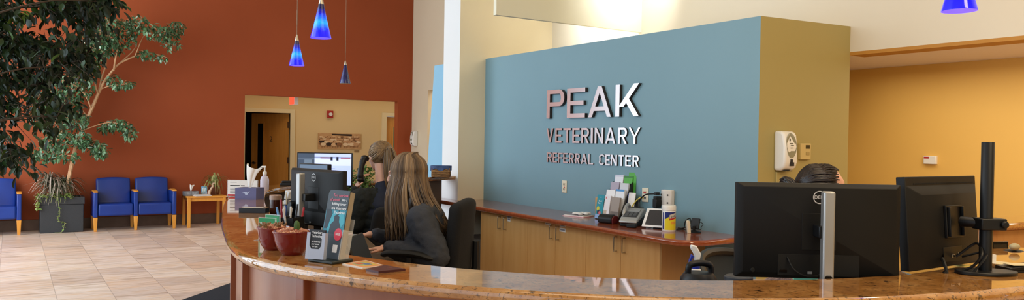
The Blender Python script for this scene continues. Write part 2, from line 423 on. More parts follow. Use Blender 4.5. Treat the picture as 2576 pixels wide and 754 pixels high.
# sheep photograph printed on canvas
sp = thing('sheep_picture', 'wide sepia picture of a flock of sheep on the hall wall', 'picture', (5.652, 15.2, 1.28))
cv = MB(wood('sepia ground', 'a9784a', 'c29664', 'cfa473', (3, 1, 9), 3, .6, 0)).box(-.452, .452, -.03, 0, 0, .32).build('canvas', sp, smooth=False)
g = MB(M('sepia dark', '2b1d12', .7)); rs = random.Random(3)
g.poly([(-.18, -.0306, .285), (.26, -.0306, .268), (.26, -.0306, .308), (-.16, -.0306, .312)])
shc = [M('sheep cream', 'd8b184', .8), M('sheep tan', 'c29468', .8), M('sheep pale', 'e2c49c', .8), M('sheep brown', '8a5c38', .8), M('sheep black', '33231a', .8)]
k = 0
for row, (z, sz, n) in enumerate(((.245, .022, 15), (.20, .028, 12), (.15, .036, 9), (.09, .045, 7))):
    for i in range(n):
        x = -.42+.84*(i+.5)/n + rs.uniform(-.02, .02); zz = z+rs.uniform(-.012, .012); y = -.031-.0004*k; k += 1
        m = shc[rs.choice((0, 0, 1, 1, 2, 2, 3, 4) if row > 1 else (0, 1, 2, 0, 1, 3))]; d = rs.choice((-1, 1))
        dk = shc[3 if m is not shc[3] else 4]
        for lx in (-.6, -.35, .4, .62): g.use(dk).poly([(x+lx*sz*1.3-.004, y, zz), (x+lx*sz*1.3+.004, y, zz), (x+lx*sz*1.3+.003, y, max(.004, zz-sz*1.5)), (x+lx*sz*1.3-.003, y, max(.004, zz-sz*1.5))])
        g.use(m).poly([(x+sz*1.35*math.cos(a), y-.0001, zz+sz*.75*math.sin(a)) for a in [2*PI*q/12 for q in range(12)]])
        g.use(dk if rs.random() < .5 else m).poly([(x+d*sz*1.4+sz*.45*math.cos(a), y-.0002, zz+sz*.1+sz*.5*math.sin(a)) for a in [2*PI*q/9 for q in range(9)]])
g.build('printed_flock', sp, smooth=False)
tag(MB(M('tan plaque', '9a7b52', .6)).box(-.05, .05, -.006, 0, -.022, .022).build('plaque', loc=(6.03, 15.2, 1.235)), 'small tan caption plaque below the sheep picture', 'plaque')

# ------------------------------------------------------------------ wall sign of standing metal letters
WX = 4.7
def diag(x0, y0, x1, y1, t): return [(x0, y0), (x0+t, y0), (x1+t, y1), (x1, y1)]
def rect(x0, x1, y0, y1): return [(x0, y0), (x1, y0), (x1, y1), (x0, y1)]
def ringseg(cx, cy, rx, ry, t, tb, a0, a1, n=12):
    out = []
    for i in range(n):
        a, b = a0+(a1-a0)*i/n, a0+(a1-a0)*(i+1)/n
        out.append([(cx+rx*math.cos(a), cy+ry*math.sin(a)), (cx+rx*math.cos(b), cy+ry*math.sin(b)), (cx+(rx-t)*math.cos(b), cy+(ry-tb)*math.sin(b)), (cx+(rx-t)*math.cos(a), cy+(ry-tb)*math.sin(a))])
    return out
def glyph(ch, w, h, t, b):
    """solid letter as prism outlines: w wide, h tall, stem t, bar b"""
    R = rect
    if ch == 'I': return [R(0, w, 0, h)]
    if ch == 'L': return [R(0, t, 0, h), R(t, w, 0, b)]
    if ch == 'T': return [R(0, w, h-b, h), R(w/2-t/2, w/2+t/2, 0, h-b)]
    if ch in 'EF':
        o = [R(0, t, 0, h), R(t, w, h-b, h), R(t, w*.92, h*.5-b/2, h*.5+b/2)]
        return o + ([R(t, w, 0, b)] if ch == 'E' else [])
    if ch in 'PR':
        lo = h*.42; r = (h-lo)/2; cx = w-min(r, w*.55)
        o = [R(0, t, 0, h), R(t, cx, h-b, h), R(t, cx, lo, lo+b)] + ringseg(cx, lo+r, w-cx, r, t, b, -PI/2, PI/2)
        return o + ([diag(w-t*1.05, 0, w*.42, lo+b*.3, t*1.05)] if ch == 'R' else [])
    if ch == 'A': return [diag(0, 0, w/2-t/2, h, t), diag(w-t, 0, w/2-t/2, h, t), R(w*.22, w*.78, h*.2, h*.2+b)]
    if ch == 'V': return [diag(w/2-t/2, 0, 0, h, t), diag(w/2-t/2, 0, w-t, h, t)]
    if ch == 'K': return [R(0, t, 0, h), diag(t*.75, h*.30, w-t*1.25, h, t*1.25), diag(w-t*1.2, 0, w*.36, h*.56, t*1.2)]
    if ch == 'N': return [R(0, t, 0, h), R(w-t, w, 0, h), diag(w-t*1.15, 0, 0, h, t*1.15)]
    if ch == 'Y': return [R(w/2-t/2, w/2+t/2, 0, h*.45), diag(w/2-t/2, h*.42, 0, h, t), diag(w/2-t/2, h*.42, w-t, h, t)]
    if ch == 'C':
        rx, ry = w*.56, h*.30
        return [R(0, t, ry, h-ry)] + ringseg(rx, h-ry, rx, ry, t, b, PI*.12, PI) + ringseg(rx, ry, rx, ry, t, b, PI, PI*1.88)
zs = lambda u: 1340+u*.3316
sg = thing('wall_sign', 'brushed metal letters reading PEAK VETERINARY REFERRAL CENTER on grey blue wall', 'sign', (WX, 5.86, 1.29))
LINES = [('PEAK', [(104, 238), (258, 395), (420, 592), (625, 803)], 1.742, 2.034, .30, .042, .034),
         ('VETERINARY', [(107, 157), (173, 222), (236, 290), (303, 357), (371, 430), (443, 458), (473, 538), (553, 629), (650, 718), (731, 818)], 1.493, 1.640, .36, .020, .016),
         ('REFERRALCENTER', [(112, 152), (157, 190), (197, 232), (236, 272), (281, 319), (328, 364), (371, 418), (427, 465), (510, 548), (555, 592), (597, 645), (657, 697), (707, 752), (763, 811)], 1.290, 1.391, .34, .014, .013)]
for word, xs, z0, z1, st, bar, dep in LINES:
    h = z1-z0
    for ch, (a, c) in zip(word, xs):
        zp = (z0+z1)/2
        ya = on_x(zs(a), 300, WX-dep).y; yb = on_x(zs(c), 300, WX-dep).y; w = ya-yb
        t = w if ch == 'I' else (.056 if word == 'PEAK' else .025 if word[0] == 'V' else .020)
        mb = MB(STEEL); mb.use(M('dark letter edge', '3a332f', .4, .4)); mb.use(STEEL)
        for gi, pl in enumerate(glyph(ch, w, h, t, bar)):
            # local frame of a letter: u runs along -y, height along z, face looks to -x
            mb.prism([(p[0], p[1]) for p in pl], 0, dep+.0003*gi, Matrix(((0, 0, -1, 0), (-1, 0, 0, ya-5.86), (0, 1, 0, z0-1.29), (0, 0, 0, 1))))
        o = mb.build('letter', sg, smooth=False)
        for f in o.data.polygons: f.material_index = 0 if f.normal.x < -.5 else 1

# ------------------------------------------------------------------ small wall things
def outlet(y, z, label, red=False):
    t = thing('outlet', label, 'outlet', (WX, y, z), -PI/2)      # faces -x
    MB(OFFW).box(-.04, .04, -.008, 0, -.062, .062).build('cover_plate', t, bevel=.004)
    m = MB(M('socket shade', 'cfc6b0', .5))
    for dz in (-.024, .024):
        m.use(M('socket shade', 'cfc6b0')).box(-.016, .016, -.0115, -.008, dz-.014, dz+.014)
        m.use(INK).box(-.009, -.005, -.0125, -.0115, dz-.006, dz+.007).box(.005, .009, -.0125, -.0115, dz-.006, dz+.007)
    m.build('sockets', t, smooth=False)
    if red:
        MB(M('red jack', 'c3343a', .4)).box(-.014, -.002, -.014, -.0115, .016, .030).box(.003, .015, -.014, -.0115, .016, .030).build('red_jack', t, smooth=False)
        MB(M('blue jack', '31456a', .4)).box(-.014, -.002, -.014, -.0115, -.03, -.016).box(.003, .015, -.014, -.0115, -.03, -.016).build('blue_jack', t, smooth=False)
    else:
        MB(M('red dot', 'd0403a', .4)).box(.006, .016, -.013, -.0115, -.012, .0).build('red_indicator', t, smooth=False)
    return t
outlet(6.238, 1.05, 'ivory wall outlet alone below the letters REFERRAL')
outlet(5.052, 1.045, 'ivory data outlet with red jacks and a yellow cable plugged in', True)
sb = thing('surge_outlet', 'chunky white plug-in outlet box on wall above the wipes tub', 'outlet', (WX, 4.755, 1.04), -PI/2)
MB(M('white box plastic', 'dcd6d0', .4)).prism([(-.06, 0), (.06, 0), (.06, -.04), (.018, -.072), (-.018, -.072), (-.06, -.044)], -.07, .07).build('housing', sb, bevel=.008)
for dz in (-.038, .028):
    for dx, dy in ((-.045, -.056), (.035, -.060)): MB(INK).box(dx-.004, dx+.004, dy-.004, dy+.004, dz-.006, dz+.006).build('socket', sb, smooth=False)
pa = thing('power_adapter', 'black power adapter plugged into the white wall box', 'adapter', (WX-.10, 4.80, 1.0), -PI/2)
MB(BLACK).box(-.028, .022, -.03, .03, -.045, .03).build('body', pa, bevel=.006)
MB(BLACK).box(-.02, .02, -.03, .03, .03, .055).build('plug', pa, bevel=.005)

def dispenser(loc, rz, label):
    t = thing('sanitizer_dispenser', label, 'soap dispenser', loc, rz, None)
    prof = [(0, 0), (0, .30), (-.075, .297), (-.10, .27), (-.115, .18), (-.115, .07), (-.10, .025), (-.06, .0)]
    MB(WHITE).prism(prof, -.068, .068, axis='x').build('body', t, bevel=.018, seg=3)
    win = [(.052*math.sin(a), .20+(.105 if math.cos(a) < 0 else .085)*math.cos(a)) for a in [2*PI*k/20 for k in range(20)]]
    def fy(z): return -.1165 + (max(0, z-.18)/.09)*.016
    m = MB(M('smoky grey window', '8b8a76', .12))
    m.poly([(p[0], fy(p[1])-.001, p[1]) for p in win][::-1]); m.build('refill_window', t, smooth=False)
    m = MB(M('faint grey print', '5d5e54', .6))
    for (x, z, w_, h_) in ((-.012, .232, .012, .022), (.0, .205, .034, .006), (.005, .19, .03, .006), (0, .172, .03, .004)): m.box(x-w_/2, x+w_/2, fy(z)-.0025, fy(z)-.0015, z-h_/2, z+h_/2)
    m.build('printed_icon', t, smooth=False)
    m = MB(INK).box(-.012, .012, -.118, -.114, .062, .086).box(-.012, .03, -.1135, -.108, .036, .064)
    m.build('sensor_window', t, smooth=False)
    MB(INK).box(-.035, .035, -.09, -.05, -.004, .002).build('nozzle', t, smooth=False)
    return t
dispenser((4.925, tan_y(4.925), 1.312), TA, 'white hand sanitizer dispenser on the olive tan wall')
dispenser((6.71, 13.78, 1.37), -PI/2, 'white hand sanitizer dispenser on the far cream wall')
tag(MB(P_TAN).box(-.055, .055, -.02, 0, 0, .30).build('drip_panel', loc=(4.93, tan_y(4.93), 1.0), rz=TA, bevel=.004), 'tan painted strip on the wall under the sanitizer dispenser', 'wall panel')
th = thing('thermostat', 'beige wall thermostat beside the sanitizer dispenser', 'thermostat', (5.165, tan_y(5.165), 1.395), TA)
MB(M('beige thermostat', 'c7b27a', .45)).box(-.056, .056, -.03, 0, 0, .125).build('housing', th, bevel=.005)
MB(M('lcd', '2c2a20', .2)).box(-.002, .04, -.032, -.03, .085, .112).build('display', th, smooth=False)
MB(M('beige button', 'a8945f', .5)).box(.0, .038, -.033, -.03, .035, .06).build('button', th, bevel=.001)
ys = thing('door_sensor', 'small white wall box with red mark on the golden yellow wall', 'sensor', (7.003, 3.785, 1.355), -PI/2)
MB(WHITE).box(-.056, .056, -.035, 0, 0, .074).build('housing', ys, bevel=.005)
MB(M('red label', 'b3282c', .4)).box(-.05, -.005, -.0365, -.035, .05, .066).build('red_label', ys, smooth=False)
# ------------------------------------------------------------------ curved reception counter
RP = [(4.32, 8.16), (3.75, 7.86), (3.1, 7.50), (2.45, 7.12), (1.95, 6.78), (1.62, 6.45), (1.42, 6.05), (1.275, 5.6), (1.114, 5.005), (.962, 4.356), (.85, 3.854), (.765, 3.412), (.72, 3.15), (.697, 2.96), (.692, 2.80),
      (.705, 2.66), (.738, 2.53), (.785, 2.40), (.868, 2.215), (.974, 2.033), (1.103, 1.862), (1.253, 1.692), (1.41, 1.546), (1.582, 1.423), (1.773, 1.317), (1.985, 1.225), (2.261, 1.147), (2.553, 1.094), (3.0, 1.05), (3.6, 1.06)]
PATH = catmull([(x, y, 0) for x, y in RP], 5)
NRM = []
for i in range(len(PATH)):
    d = (PATH[min(i+1, len(PATH)-1)]-PATH[max(i-1, 0)]).normalized(); NRM.append(Vector((-d.y, d.x, 0)))
for _ in range(2):
    NRM = [(NRM[max(i-1, 0)]+NRM[i]+NRM[min(i+1, len(NRM)-1)]).normalized() for i in range(len(NRM))]
def wid(p):
    if p.x > 2.3 and p.y < 3:
        t = min(1, max(0, (p.x-2.42)/.14)); return .285+.27*t*t*(3-2*t)
    t = min(1, max(0, (p.y-2.7)/.7)); return .29-.04*t*t*(3-2*t)
def sweep(mb, prof, i0, i1, wide=None, step=1):
    """prof(p) -> list of (inward, z); swept along the counter's outer edge"""
    idx = list(range(i0, i1+1, step)); vs = []; m = None
    for i in idx:
        pr = prof(PATH[i]); m = len(pr)
        for d, z in pr: q = PATH[i]+NRM[i]*d; vs.append((q.x, q.y, z))
    fs = [(a*m+k, (a+1)*m+k, (a+1)*m+(k+1) % m, a*m+(k+1) % m) for a in range(len(idx)-1) for k in range(m)]
    fs += [tuple(range(m)), tuple(range((len(idx)-1)*m, len(idx)*m))[::-1]]
    return mb.add(vs, fs)
TOPZ = 1.086; NP = len(PATH)-1
bull = [(.021-.021*math.sin(a), TOPZ-.021+.021*math.cos(a)) for a in [PI*k/8 for k in range(9)]]
top = sweep(MB(GRANITE), lambda p: [(d, z) for d, z in bull] + [(wid(p)-.004, TOPZ-.042), (wid(p), TOPZ-.038), (wid(p), TOPZ-.004), (wid(p)-.004, TOPZ)], 0, NP)
top = top.build('counter_top', angle=60)
for f in top.data.polygons:
    if abs(f.normal.z) > .99: f.use_smooth = False          # the polished flat mirrors straight
tag(top, 'long curved polished tan granite top of the front reception counter', 'counter top')
rc = thing('reception_counter', 'curved cherry wood front of the reception counter under the granite', 'counter', (0, 0, 0))
sweep(MB(CHERRY), lambda p: [(.075, .09), (.075, TOPZ-.043), (.115, TOPZ-.043), (.115, .09)], 2, NP).build('front_panel', rc, angle=60)
sweep(MB(CHERRY_D), lambda p: [(.055, 0), (.055, .09), (.115, .09), (.115, 0)], 2, NP).build('base_rail', rc, angle=60)
sweep(MB(M('desk side laminate', '5b4634', .6)), lambda p: [(.150, .01), (.150, TOPZ-.043), (.165, TOPZ-.043), (.165, .01)], 2, NP).build('back_panel', rc, angle=60)
def nearest(x, y): return min(range(NP), key=lambda i: (PATH[i]+NRM[i]*.06-Vector((x, y, 0))).length)
for x, y in ((.742, 3.115), (.842, 2.50), (1.35, 1.72), (2.2, 1.2), (1.0, 4.2), (1.36, 5.6), (2.1, 6.8)):
    i = nearest(x, y); c = PATH[i]+NRM[i]*.065; a = math.atan2(-NRM[i].x, NRM[i].y)
    MB(CHERRY_D).box(-.022, .022, -.018, .018, .09, TOPZ-.043, T(c.x, c.y, 0) @ RZ(a)).build('divider', rc, bevel=.004)
desk = sweep(MB(M('grey brown desk laminate', '6f5b45', .35)), lambda p: [(wid(p)*0+.17, .762), (.17, .79), (.95, .79), (.95, .762)], 4*5, NP-4*5-6)
tag(desk.build('work_desk', angle=60), 'low curved work desk behind the reception counter', 'desk')
# return ledge behind the right monitor
lg = thing('return_ledge', 'curved wooden ledge with granite cap behind the black monitor pole', 'counter', (0, 0, 0))
cp = [(4.58, 2.17), (4.6, 2.12), (4.7, 2.09), (5.2, 2.03), (5.9, 1.98)]
cc = catmull([(x, y, 0) for x, y in cp], 5)
MB(GRANITE).prism([(p.x, p.y) for p in cc] + [(5.9, 2.3), (4.7, 2.36), (4.6, 2.3)], TOPZ-.04, TOPZ).build('granite_cap', lg, bevel=.015)
MB(LEDGE).prism([(p.x+.04, p.y+.05) for p in cc] + [(5.9, 2.24), (4.74, 2.3), (4.66, 2.26)], 0, TOPZ-.04).build('ledge_panel', lg, bevel=.01)
tag(MB(LEDGE).prism([(3.35, 1.55), (4.62, 1.5), (5.9, 1.4), (5.9, 2.02), (4.62, 2.11), (3.35, 2.25)], .76, .79).prism([(4.7, 1.55), (4.74, 1.55), (4.74, 2.1), (4.7, 2.1)], 0, .76).build('side_desk', bevel=.006), 'small low wooden desk in front of the curved ledge', 'desk')

# black floor mat
a, b = on_z(466, 754, 0), on_z(585, 712, 0); d = (b-a).normalized(); n = Vector((d.y, -d.x, 0))
a2 = a-d*1.2; b2 = b+d*.3
tag(MB(M('charcoal mat', '1d222b', .95, bump=(300, .5))).prism([(p.x, p.y) for p in (a2, b2, b2+n*2.6, a2+n*2.6)], 0, .012).build('floor_mat'), 'dark charcoal floor mat beside the counter front', 'mat')

# ------------------------------------------------------------------ back counter
edge = [(4.18, 8.98), (4.17, 8.2), (4.13, 7.2), (4.10, 6.2), (4.075, 5.2), (4.04, 4.4), (4.02, 4.12), (4.04, 4.0), (4.11, 3.92), (4.23, 3.89), (4.45, 3.895), (4.6, 3.91), (4.7, 3.93)]
bc = MB(MAHOG).prism(edge + [(4.7, 7.83), (4.35, 7.83), (4.35, 8.225), (4.7, 8.225), (4.7, 8.98)], .762, .807)
tag(bc.build('back_countertop', bevel=.017, seg=3, smooth=True), 'glossy red brown laminate countertop along the grey blue wall', 'countertop')
CF = 4.22
STICK = M('white label tape', 'e6e2da', .6)
def cabinet(y1, y0, stickers, label, end=False):
    t = thing('base_cabinet', label, 'cabinet', (CF, (y0+y1)/2, 0), 0, None)
    w = (y1-y0)/2
    MB(MAPLE).box(.02, .479, -w+.001, w-.001, .08, .762).use(BLACK).box(.07, .47, -w+.002, w-.002, 0, .08).build('carcass', t, smooth=False)
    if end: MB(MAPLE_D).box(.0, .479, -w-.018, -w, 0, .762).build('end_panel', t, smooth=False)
    for s in (1, -1):
        d = MB(MAPLE).box(0, .019, min(.002*s, s*(w-.002)), max(.002*s, s*(w-.002)), .09, .757).build('door', t, bevel=.0015, smooth=False)
        y = s*.052; z0, z1 = .605, .722
        MB(CHROME).tube(catmull([(.0, y, z0), (-.026, y, z0), (-.032, y, z0+.008), (-.032, y, z1-.008), (-.026, y, z1), (0, y, z1)], 4), .005, 8).build('handle', d)
        for (ss, yy, zz, ww, hh) in stickers:
            if ss == s:
                q = MB(STICK).box(-.0012, -.0004, yy-ww/2, yy+ww/2, zz-hh/2, zz+hh/2)
                q.use(M('label print', '8b8a90', .7)).box(-.0016, -.0012, yy-ww*.38, yy+ww*.38, zz-hh*.18, zz+hh*.18)
                q.build('label_sticker', d, smooth=False)
    return t
cabinet(7.08, 6.185, [(-1, -.12, .738, .10, .022), (-1, -.11, .712, .055, .04)], 'maple base cabinet at the far left, beside the dark kneehole')
cabinet(6.185, 5.277, [(1, .12, .735, .085, .02), (-1, -.11, .738, .085, .02), (-1, -.11, .70, .09, .035)], 'maple base cabinet in the middle with three label stickers')
cabinet(5.277, 4.362, [(-1, -.19, .738, .09, .02)], 'maple base cabinet at the near right end, one label sticker', True)
tag(MB(M('grey file box', '5b5a58', .6)).box(4.3, 4.66, 7.2, 7.68, 0, .42).build('storage_box', bevel=.01), 'grey storage box on the floor in the dark kneehole', 'box')

# ------------------------------------------------------------------ waiting area
def bench(loc, label):
    t = thing('waiting_bench', label, 'seat', loc, 0, None)
    P = .564
    for k in range(3):
        x = (k-1)*P
        am = MB(VINYL).box(x-.03, x+.03, -.25, .25, .22, .605).build('armrest', t, bevel=.012)
        MB(BEECH).prism([(-.255, .605), (.13, .605), (.13, .618), (-.05, .636), (-.235, .628), (-.255, .618)], x-.032, x+.032, axis='x').build('wooden_cap', am, bevel=.006)
        for y, s in ((-.225, 1), (.22, -1)):
            MB(BEECH).add([(x-.03, y-.03, .22), (x+.03, y-.03, .22), (x+.03, y+.03, .22), (x-.03, y+.03, .22), (x-.019, y-.018+.0, 0), (x+.019, y-.018, 0), (x+.019, y+.02, 0), (x-.019, y+.02, 0)],
                          [(0, 1, 2, 3), (7, 6, 5, 4), (4, 5, 1, 0), (5, 6, 2, 1), (6, 7, 3, 2), (7, 4, 0, 3)]).build('leg', t, bevel=.004)
    for k in range(2):
        x = (k-.5)*P
        MB(VINYL).box(x-.25, x+.25, -.24, .20, .235, .425).build('seat', t, bevel=.03, seg=4)
        def back(u, v, x=x):      # gently domed padded back, curved top edge
            a = (u-.5)*2; q = abs(a)
            return (x+a*.25, .10-.02*(1-a*a)+v*.10, .38+v*(.445-.018*a*a))
        b = MB(VINYL); b.surf(lambda u, v: back(u, v), 12, 8)
        o = b.build('backrest', t); md = o.modifiers.new('solid', 'SOLIDIFY'); md.thickness = .075; md.offset = -1
        md = o.modifiers.new('bevel', 'BEVEL'); md.width = .025; md.segments = 3; md.limit_method = 'ANGLE'
    return t
bench((1.664, 13.66, 0), 'royal blue two-seat vinyl bench with wooden legs beside the side table')
bench((.108-.564, 13.66, 0), 'royal blue vinyl bench cut off by the left edge of the view')

st = thing('side_table', 'small square orange beech side table by the brick coloured wall', 'table', (2.72, 13.63, 0))
MB(BEECH).box(-.31, .31, -.25, .25, .485, .515).build('table_top', st, bevel=.005)
MB(BEECH).box(-.27, .27, -.225, -.205, .43, .485).box(-.27, .27, .205, .225, .43, .485).box(-.27, -.25, -.2, .2, .43, .485).box(.25, .27, -.2, .2, .43, .485).build('apron', st, smooth=False)
for sx in (-1, 1):
    for sy in (-1, 1):
        MB(BEECH).box(sx*.275-.024, sx*.275+.024, sy*.222-.024, sy*.222+.024, 0, .485).build('leg', st, bevel=.003)
Z = .515
def tissue(t, mat, z, s=1., seed=1):
    m = MB(mat)
    def f(u, v):      # a pulled-up sheet: pinched at the slot, opening into folds with a drooping corner
        a = 2*PI*u; w = .006+.040*v**.8
        rad = w*(1+.24*math.sin(3*a+seed)+.14*math.sin(5*a+2*seed))*s
        x = rad*math.cos(a)*.95+.020*v*v*s; hgt = .15*v*(1+.10*math.sin(2*a+seed)*v)
        if v > .6: hgt -= .05*(v-.6)*max(0, math.cos(a-.3))*1.4
        return (x+.02*max(0, v-.6)*max(0, math.cos(a-.3)), rad*math.sin(a)*.42, z+hgt*s)
    m.surf(f, 28, 10); return m.build('tissue', t, angle=80)
tb = thing('tissue_box', 'grey patterned tissue box with white tissue on the side table', 'tissue box', (2.50, 13.56, Z), .15)
m = MB(M('grey pattern', '4b4f58', .6, var=('a9abb0', 22, (1, 1, 1)))).box(-.115, .115, -.06, .06, 0, .075); m.build('box', tb, bevel=.003)
tissue(tb, M('tissue', 'efece8', .8), .07, .75, 2)
tag(MB(PAPER).box(-.14, .11, -.10, .08, 0, .008).use(M('booklet grey', '8d8a88', .7)).box(-.14, .11, -.10, .08, .008, .012).use(PAPER).box(-.13, .10, -.09, .07, .012, .02).build('booklet', loc=(2.67, 13.47, Z), rz=.1), 'stack of pale booklets at the front of the side table', 'booklet')
cd = thing('card_holder', 'small stand of light blue cards on the side table', 'card holder', (2.72, 13.62, Z), -.2)
MB(ACRYLIC).box(-.05, .05, -.02, .03, 0, .01).box(-.05, .05, -.022, -.018, 0, .05).build('holder', cd)
MB(M('light blue card', '6fa9d0', .6)).box(-.045, .045, -.012, .012, .008, .145, RX(-.15)).use(M('pale card print', 'cfe3f0', .6)).box(-.03, .03, -.0135, -.012, .06, .12, RX(-.15)).build('cards', cd, smooth=False)
# spider plant
pl = thing('spider_plant', 'spider plant with arching pale leaves in brown pot on side table', 'potted plant', (2.90, 13.70, Z))
MB(M('brown wicker pot', '6a3a22', .7, bump=(60, .5))).lathe([(0, 0), (.075, 0), (.09, .06), (.095, .13), (.088, .14), (.08, .125), (0, .12)], 20).build('pot', pl)
LEAFG = tinted('arching leaf', [(0, '5c6b33'), (.5, '8a9650'), (1, 'b9b981')], .5)
lv = MB(LEAFG); r = random.Random(5)
def blade(mb, base, ang, reach, rise, drop, wd, r, n=6):
    mb.tint = r.random(); pts = []
    for i in range(n+1):
        t = i/n; pts.append(Vector(base)+Vector((math.cos(ang)*reach*t, math.sin(ang)*reach*t, rise*math.sin(min(1, t*1.5)*PI/2)-drop*max(0, t-.3)**1.6)))
    vs = []; sd = Vector((-math.sin(ang), math.cos(ang), 0))
    for i, p in enumerate(pts):
        w = wd*(1-(i/n)**2)+.0008; vs += [p-sd*w, p+Vector((0, 0, -w*.5)), p+sd*w]
    mb.add(vs, [(3*i+k, 3*i+k+1, 3*i+k+4, 3*i+k+3) for i in range(n) for k in (0, 1)])
for i in range(46):
    blade(lv, (r.uniform(-.03, .03), r.uniform(-.03, .03), .12), r.uniform(0, 2*PI), r.uniform(.08, .30), r.uniform(.14, .30), r.uniform(.15, .65), .008, r)
lv.build('leaves', pl)
tag(MB(M('pale driftwood', 'd8b9a0', .7)).tube(catmull([(0, 0, 0), (.005, 0, .06), (.03, 0, .11), (.055, 0, .15), (.05, 0, .185), (.075, 0, .20), (.10, .0, .195)], 5), [.022]*8+[.016]*8+[.014]*8+[.011]*6+[.004], 10).build('figurine', loc=(2.79, 13.56, Z)), 'small pale curved figurine in front of the spider plant', 'figurine')

# planter with ficus, dracaena and ivy
px0, px1, py0, py1 = .36, .96, 13.50, 13.93
pt = thing('planter', 'large dark grey square planter standing against the wall', 'planter', ((px0+px1)/2, (py0+py1)/2, 0))
GREY = M('dark grey resin', '35383c', .55, bump=(50, .25))
w, dd = (px1-px0)/2, (py1-py0)/2
m = MB(GREY); m.box(-w+.012, w-.012, -dd+.012, dd-.012, 0, .43); m.build('body', pt, bevel=.01)
MB(GREY).box(-w, w, -dd, -dd+.04, .43, .54).box(-w, w, dd-.04, dd, .43, .54).box(-w, -w+.04, -dd+.04, dd-.04, .43, .54).box(w-.04, w, -dd+.04, dd-.04, .43, .54).build('rim', pt, bevel=.005)
MB(M('potting soil', '2a1d14', .95, bump=(40, 1.))).box(-w+.04, w-.04, -dd+.04, dd-.04, .43, .49).build('soil', pt, smooth=False)
FIC = tinted('ficus leaf', [(0, '2a4a2e'), (.45, '48704a'), (.75, '6b9068'), (1, 'a6c4b4')], .38, .5, .15)
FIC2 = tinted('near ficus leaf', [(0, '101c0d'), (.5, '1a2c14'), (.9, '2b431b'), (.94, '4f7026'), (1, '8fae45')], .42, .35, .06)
BARK = M('pale bark', 'e0b48c', .8, var=('c0946c', 20, (1, 1, .2)))
BARK2 = M('grey brown bark', '43362a', .85)
def leaf(mb, p, dirv, L, W, r):
    d = dirv.normalized(); s = d.cross(Vector((r.uniform(-.4, .4), r.uniform(-.4, .4), 1)))
    s = s.normalized() if s.length > 1e-3 else d.orthogonal().normalized()
    u = s.cross(d); mb.tint = r.random()*.93 if L > .05 else r.random()
    fold = W*.25; q = [(0, 0), (.22, .75), (.5, 1), (.8, .5)]
    vs = [p]+[p+d*(L*t)+s*(W*w_)+u*fold for t, w_ in q[1:]]+[p+d*L-u*L*.12]+[p+d*(L*t)-s*(W*w_)+u*fold for t, w_ in q[:0:-1]]
    m1 = p+d*L*.5-u*L*.02
    vs.append(m1)
    mb.add(vs, [(0, 1, 2, 8), (8, 2, 3, 4), (8, 4, 5, 6), (0, 8, 6, 7)])
def branch(mb, pts, r0, r1, n=6):
    c = catmull(pts, 4); k = len(c); mb.tube(c, [r0+(r1-r0)*i/(k-1) for i in range(k)], n); return c
fc = thing('ficus_tree', 'slender ficus tree with pale bare trunk in the grey planter', 'tree', (0, 0, 0))
D0 = 11.7
def tp(x, y, d=0): return on_y(x, y, 13.42+d)
tr = MB(BARK); r = random.Random(11)
base = Vector((.70, 13.70, .49))
stems = [([base, tp(190, 372), tp(214, 312), tp(234, 266), tp(247, 236)], .030, .022),
         ([tp(247, 236), tp(262, 205), tp(276, 186), tp(300, 160), tp(335, 143), tp(352, 137, .1)], .021, .009),
         ([tp(247, 236), tp(242, 222, -.05), tp(238, 205, -.1)], .014, .009), ([tp(247, 236, 0), tp(256, 196, .1), tp(266, 165, .15), tp(268, 140, .2)], .016, .009),
         ([tp(286, 178), tp(290, 150, -.1), tp(296, 122, -.1)], .015, .01), ([tp(300, 160), tp(340, 120, .1), tp(345, 75, .2), tp(352, 55, .2)], .010, .005),
         ([tp(340, 140), tp(365, 85), tp(400, 72), tp(455, 68)], .009, .003), ([tp(335, 143), tp(380, 135), tp(410, 140)], .008, .004),
         ([tp(230, 275), tp(215, 240, -.15), tp(190, 215, -.2), tp(150, 200, -.25)], .012, .004), ([tp(222, 295), tp(190, 260, .1), tp(165, 255, .1)], .010, .004),
         ([tp(205, 330), tp(235, 318, -.2), tp(275, 308, -.25), tp(330, 315, -.3)], .009, .003), ([tp(196, 352), tp(222, 362, -.2), tp(250, 372, -.25)], .009, .003),
         ([tp(190, 372), tp(165, 345, -.1), tp(140, 330, -.1)], .009, .003), ([tp(210, 320), tp(180, 300, -.2), tp(140, 290, -.25), tp(100, 310, -.3)], .01, .003),
         ([tp(250, 225), tp(280, 215, -.1), tp(320, 212, -.1)], .008, .003), ([tp(268, 140, .2), tp(255, 90, .2), tp(240, 50, .2)], .009, .004)]
for p, a, b in stems: branch(tr, p, a, b)
clusters = [(345, 60, 30, 24, 70), (300, 85, 45, 38, 170), (255, 75, 40, 45, 150), (270, 115, 45, 25, 110), (230, 120, 35, 40, 110), (400, 80, 38, 20, 80), (440, 72, 24, 20, 60), (430, 105, 28, 22, 46), (405, 145, 14, 10, 16), (365, 135, 22, 12, 30), (310, 212, 24, 12, 40), (285, 200, 25, 14, 30),
            (215, 165, 35, 40, 110), (190, 215, 45, 40, 170), (160, 260, 45, 40, 150), (130, 300, 45, 35, 150), (190, 300, 30, 22, 80), (150, 350, 45, 25, 110), (200, 345, 22, 22, 60), (270, 318, 22, 14, 45), (300, 312, 26, 14, 50), (325, 330, 18, 20, 46), (250, 378, 22, 18, 80), (225, 362, 28, 14, 60), (120, 385, 38, 22, 90), (110, 245, 40, 50, 110), (170, 390, 30, 12, 30)]
fl = MB(FIC)
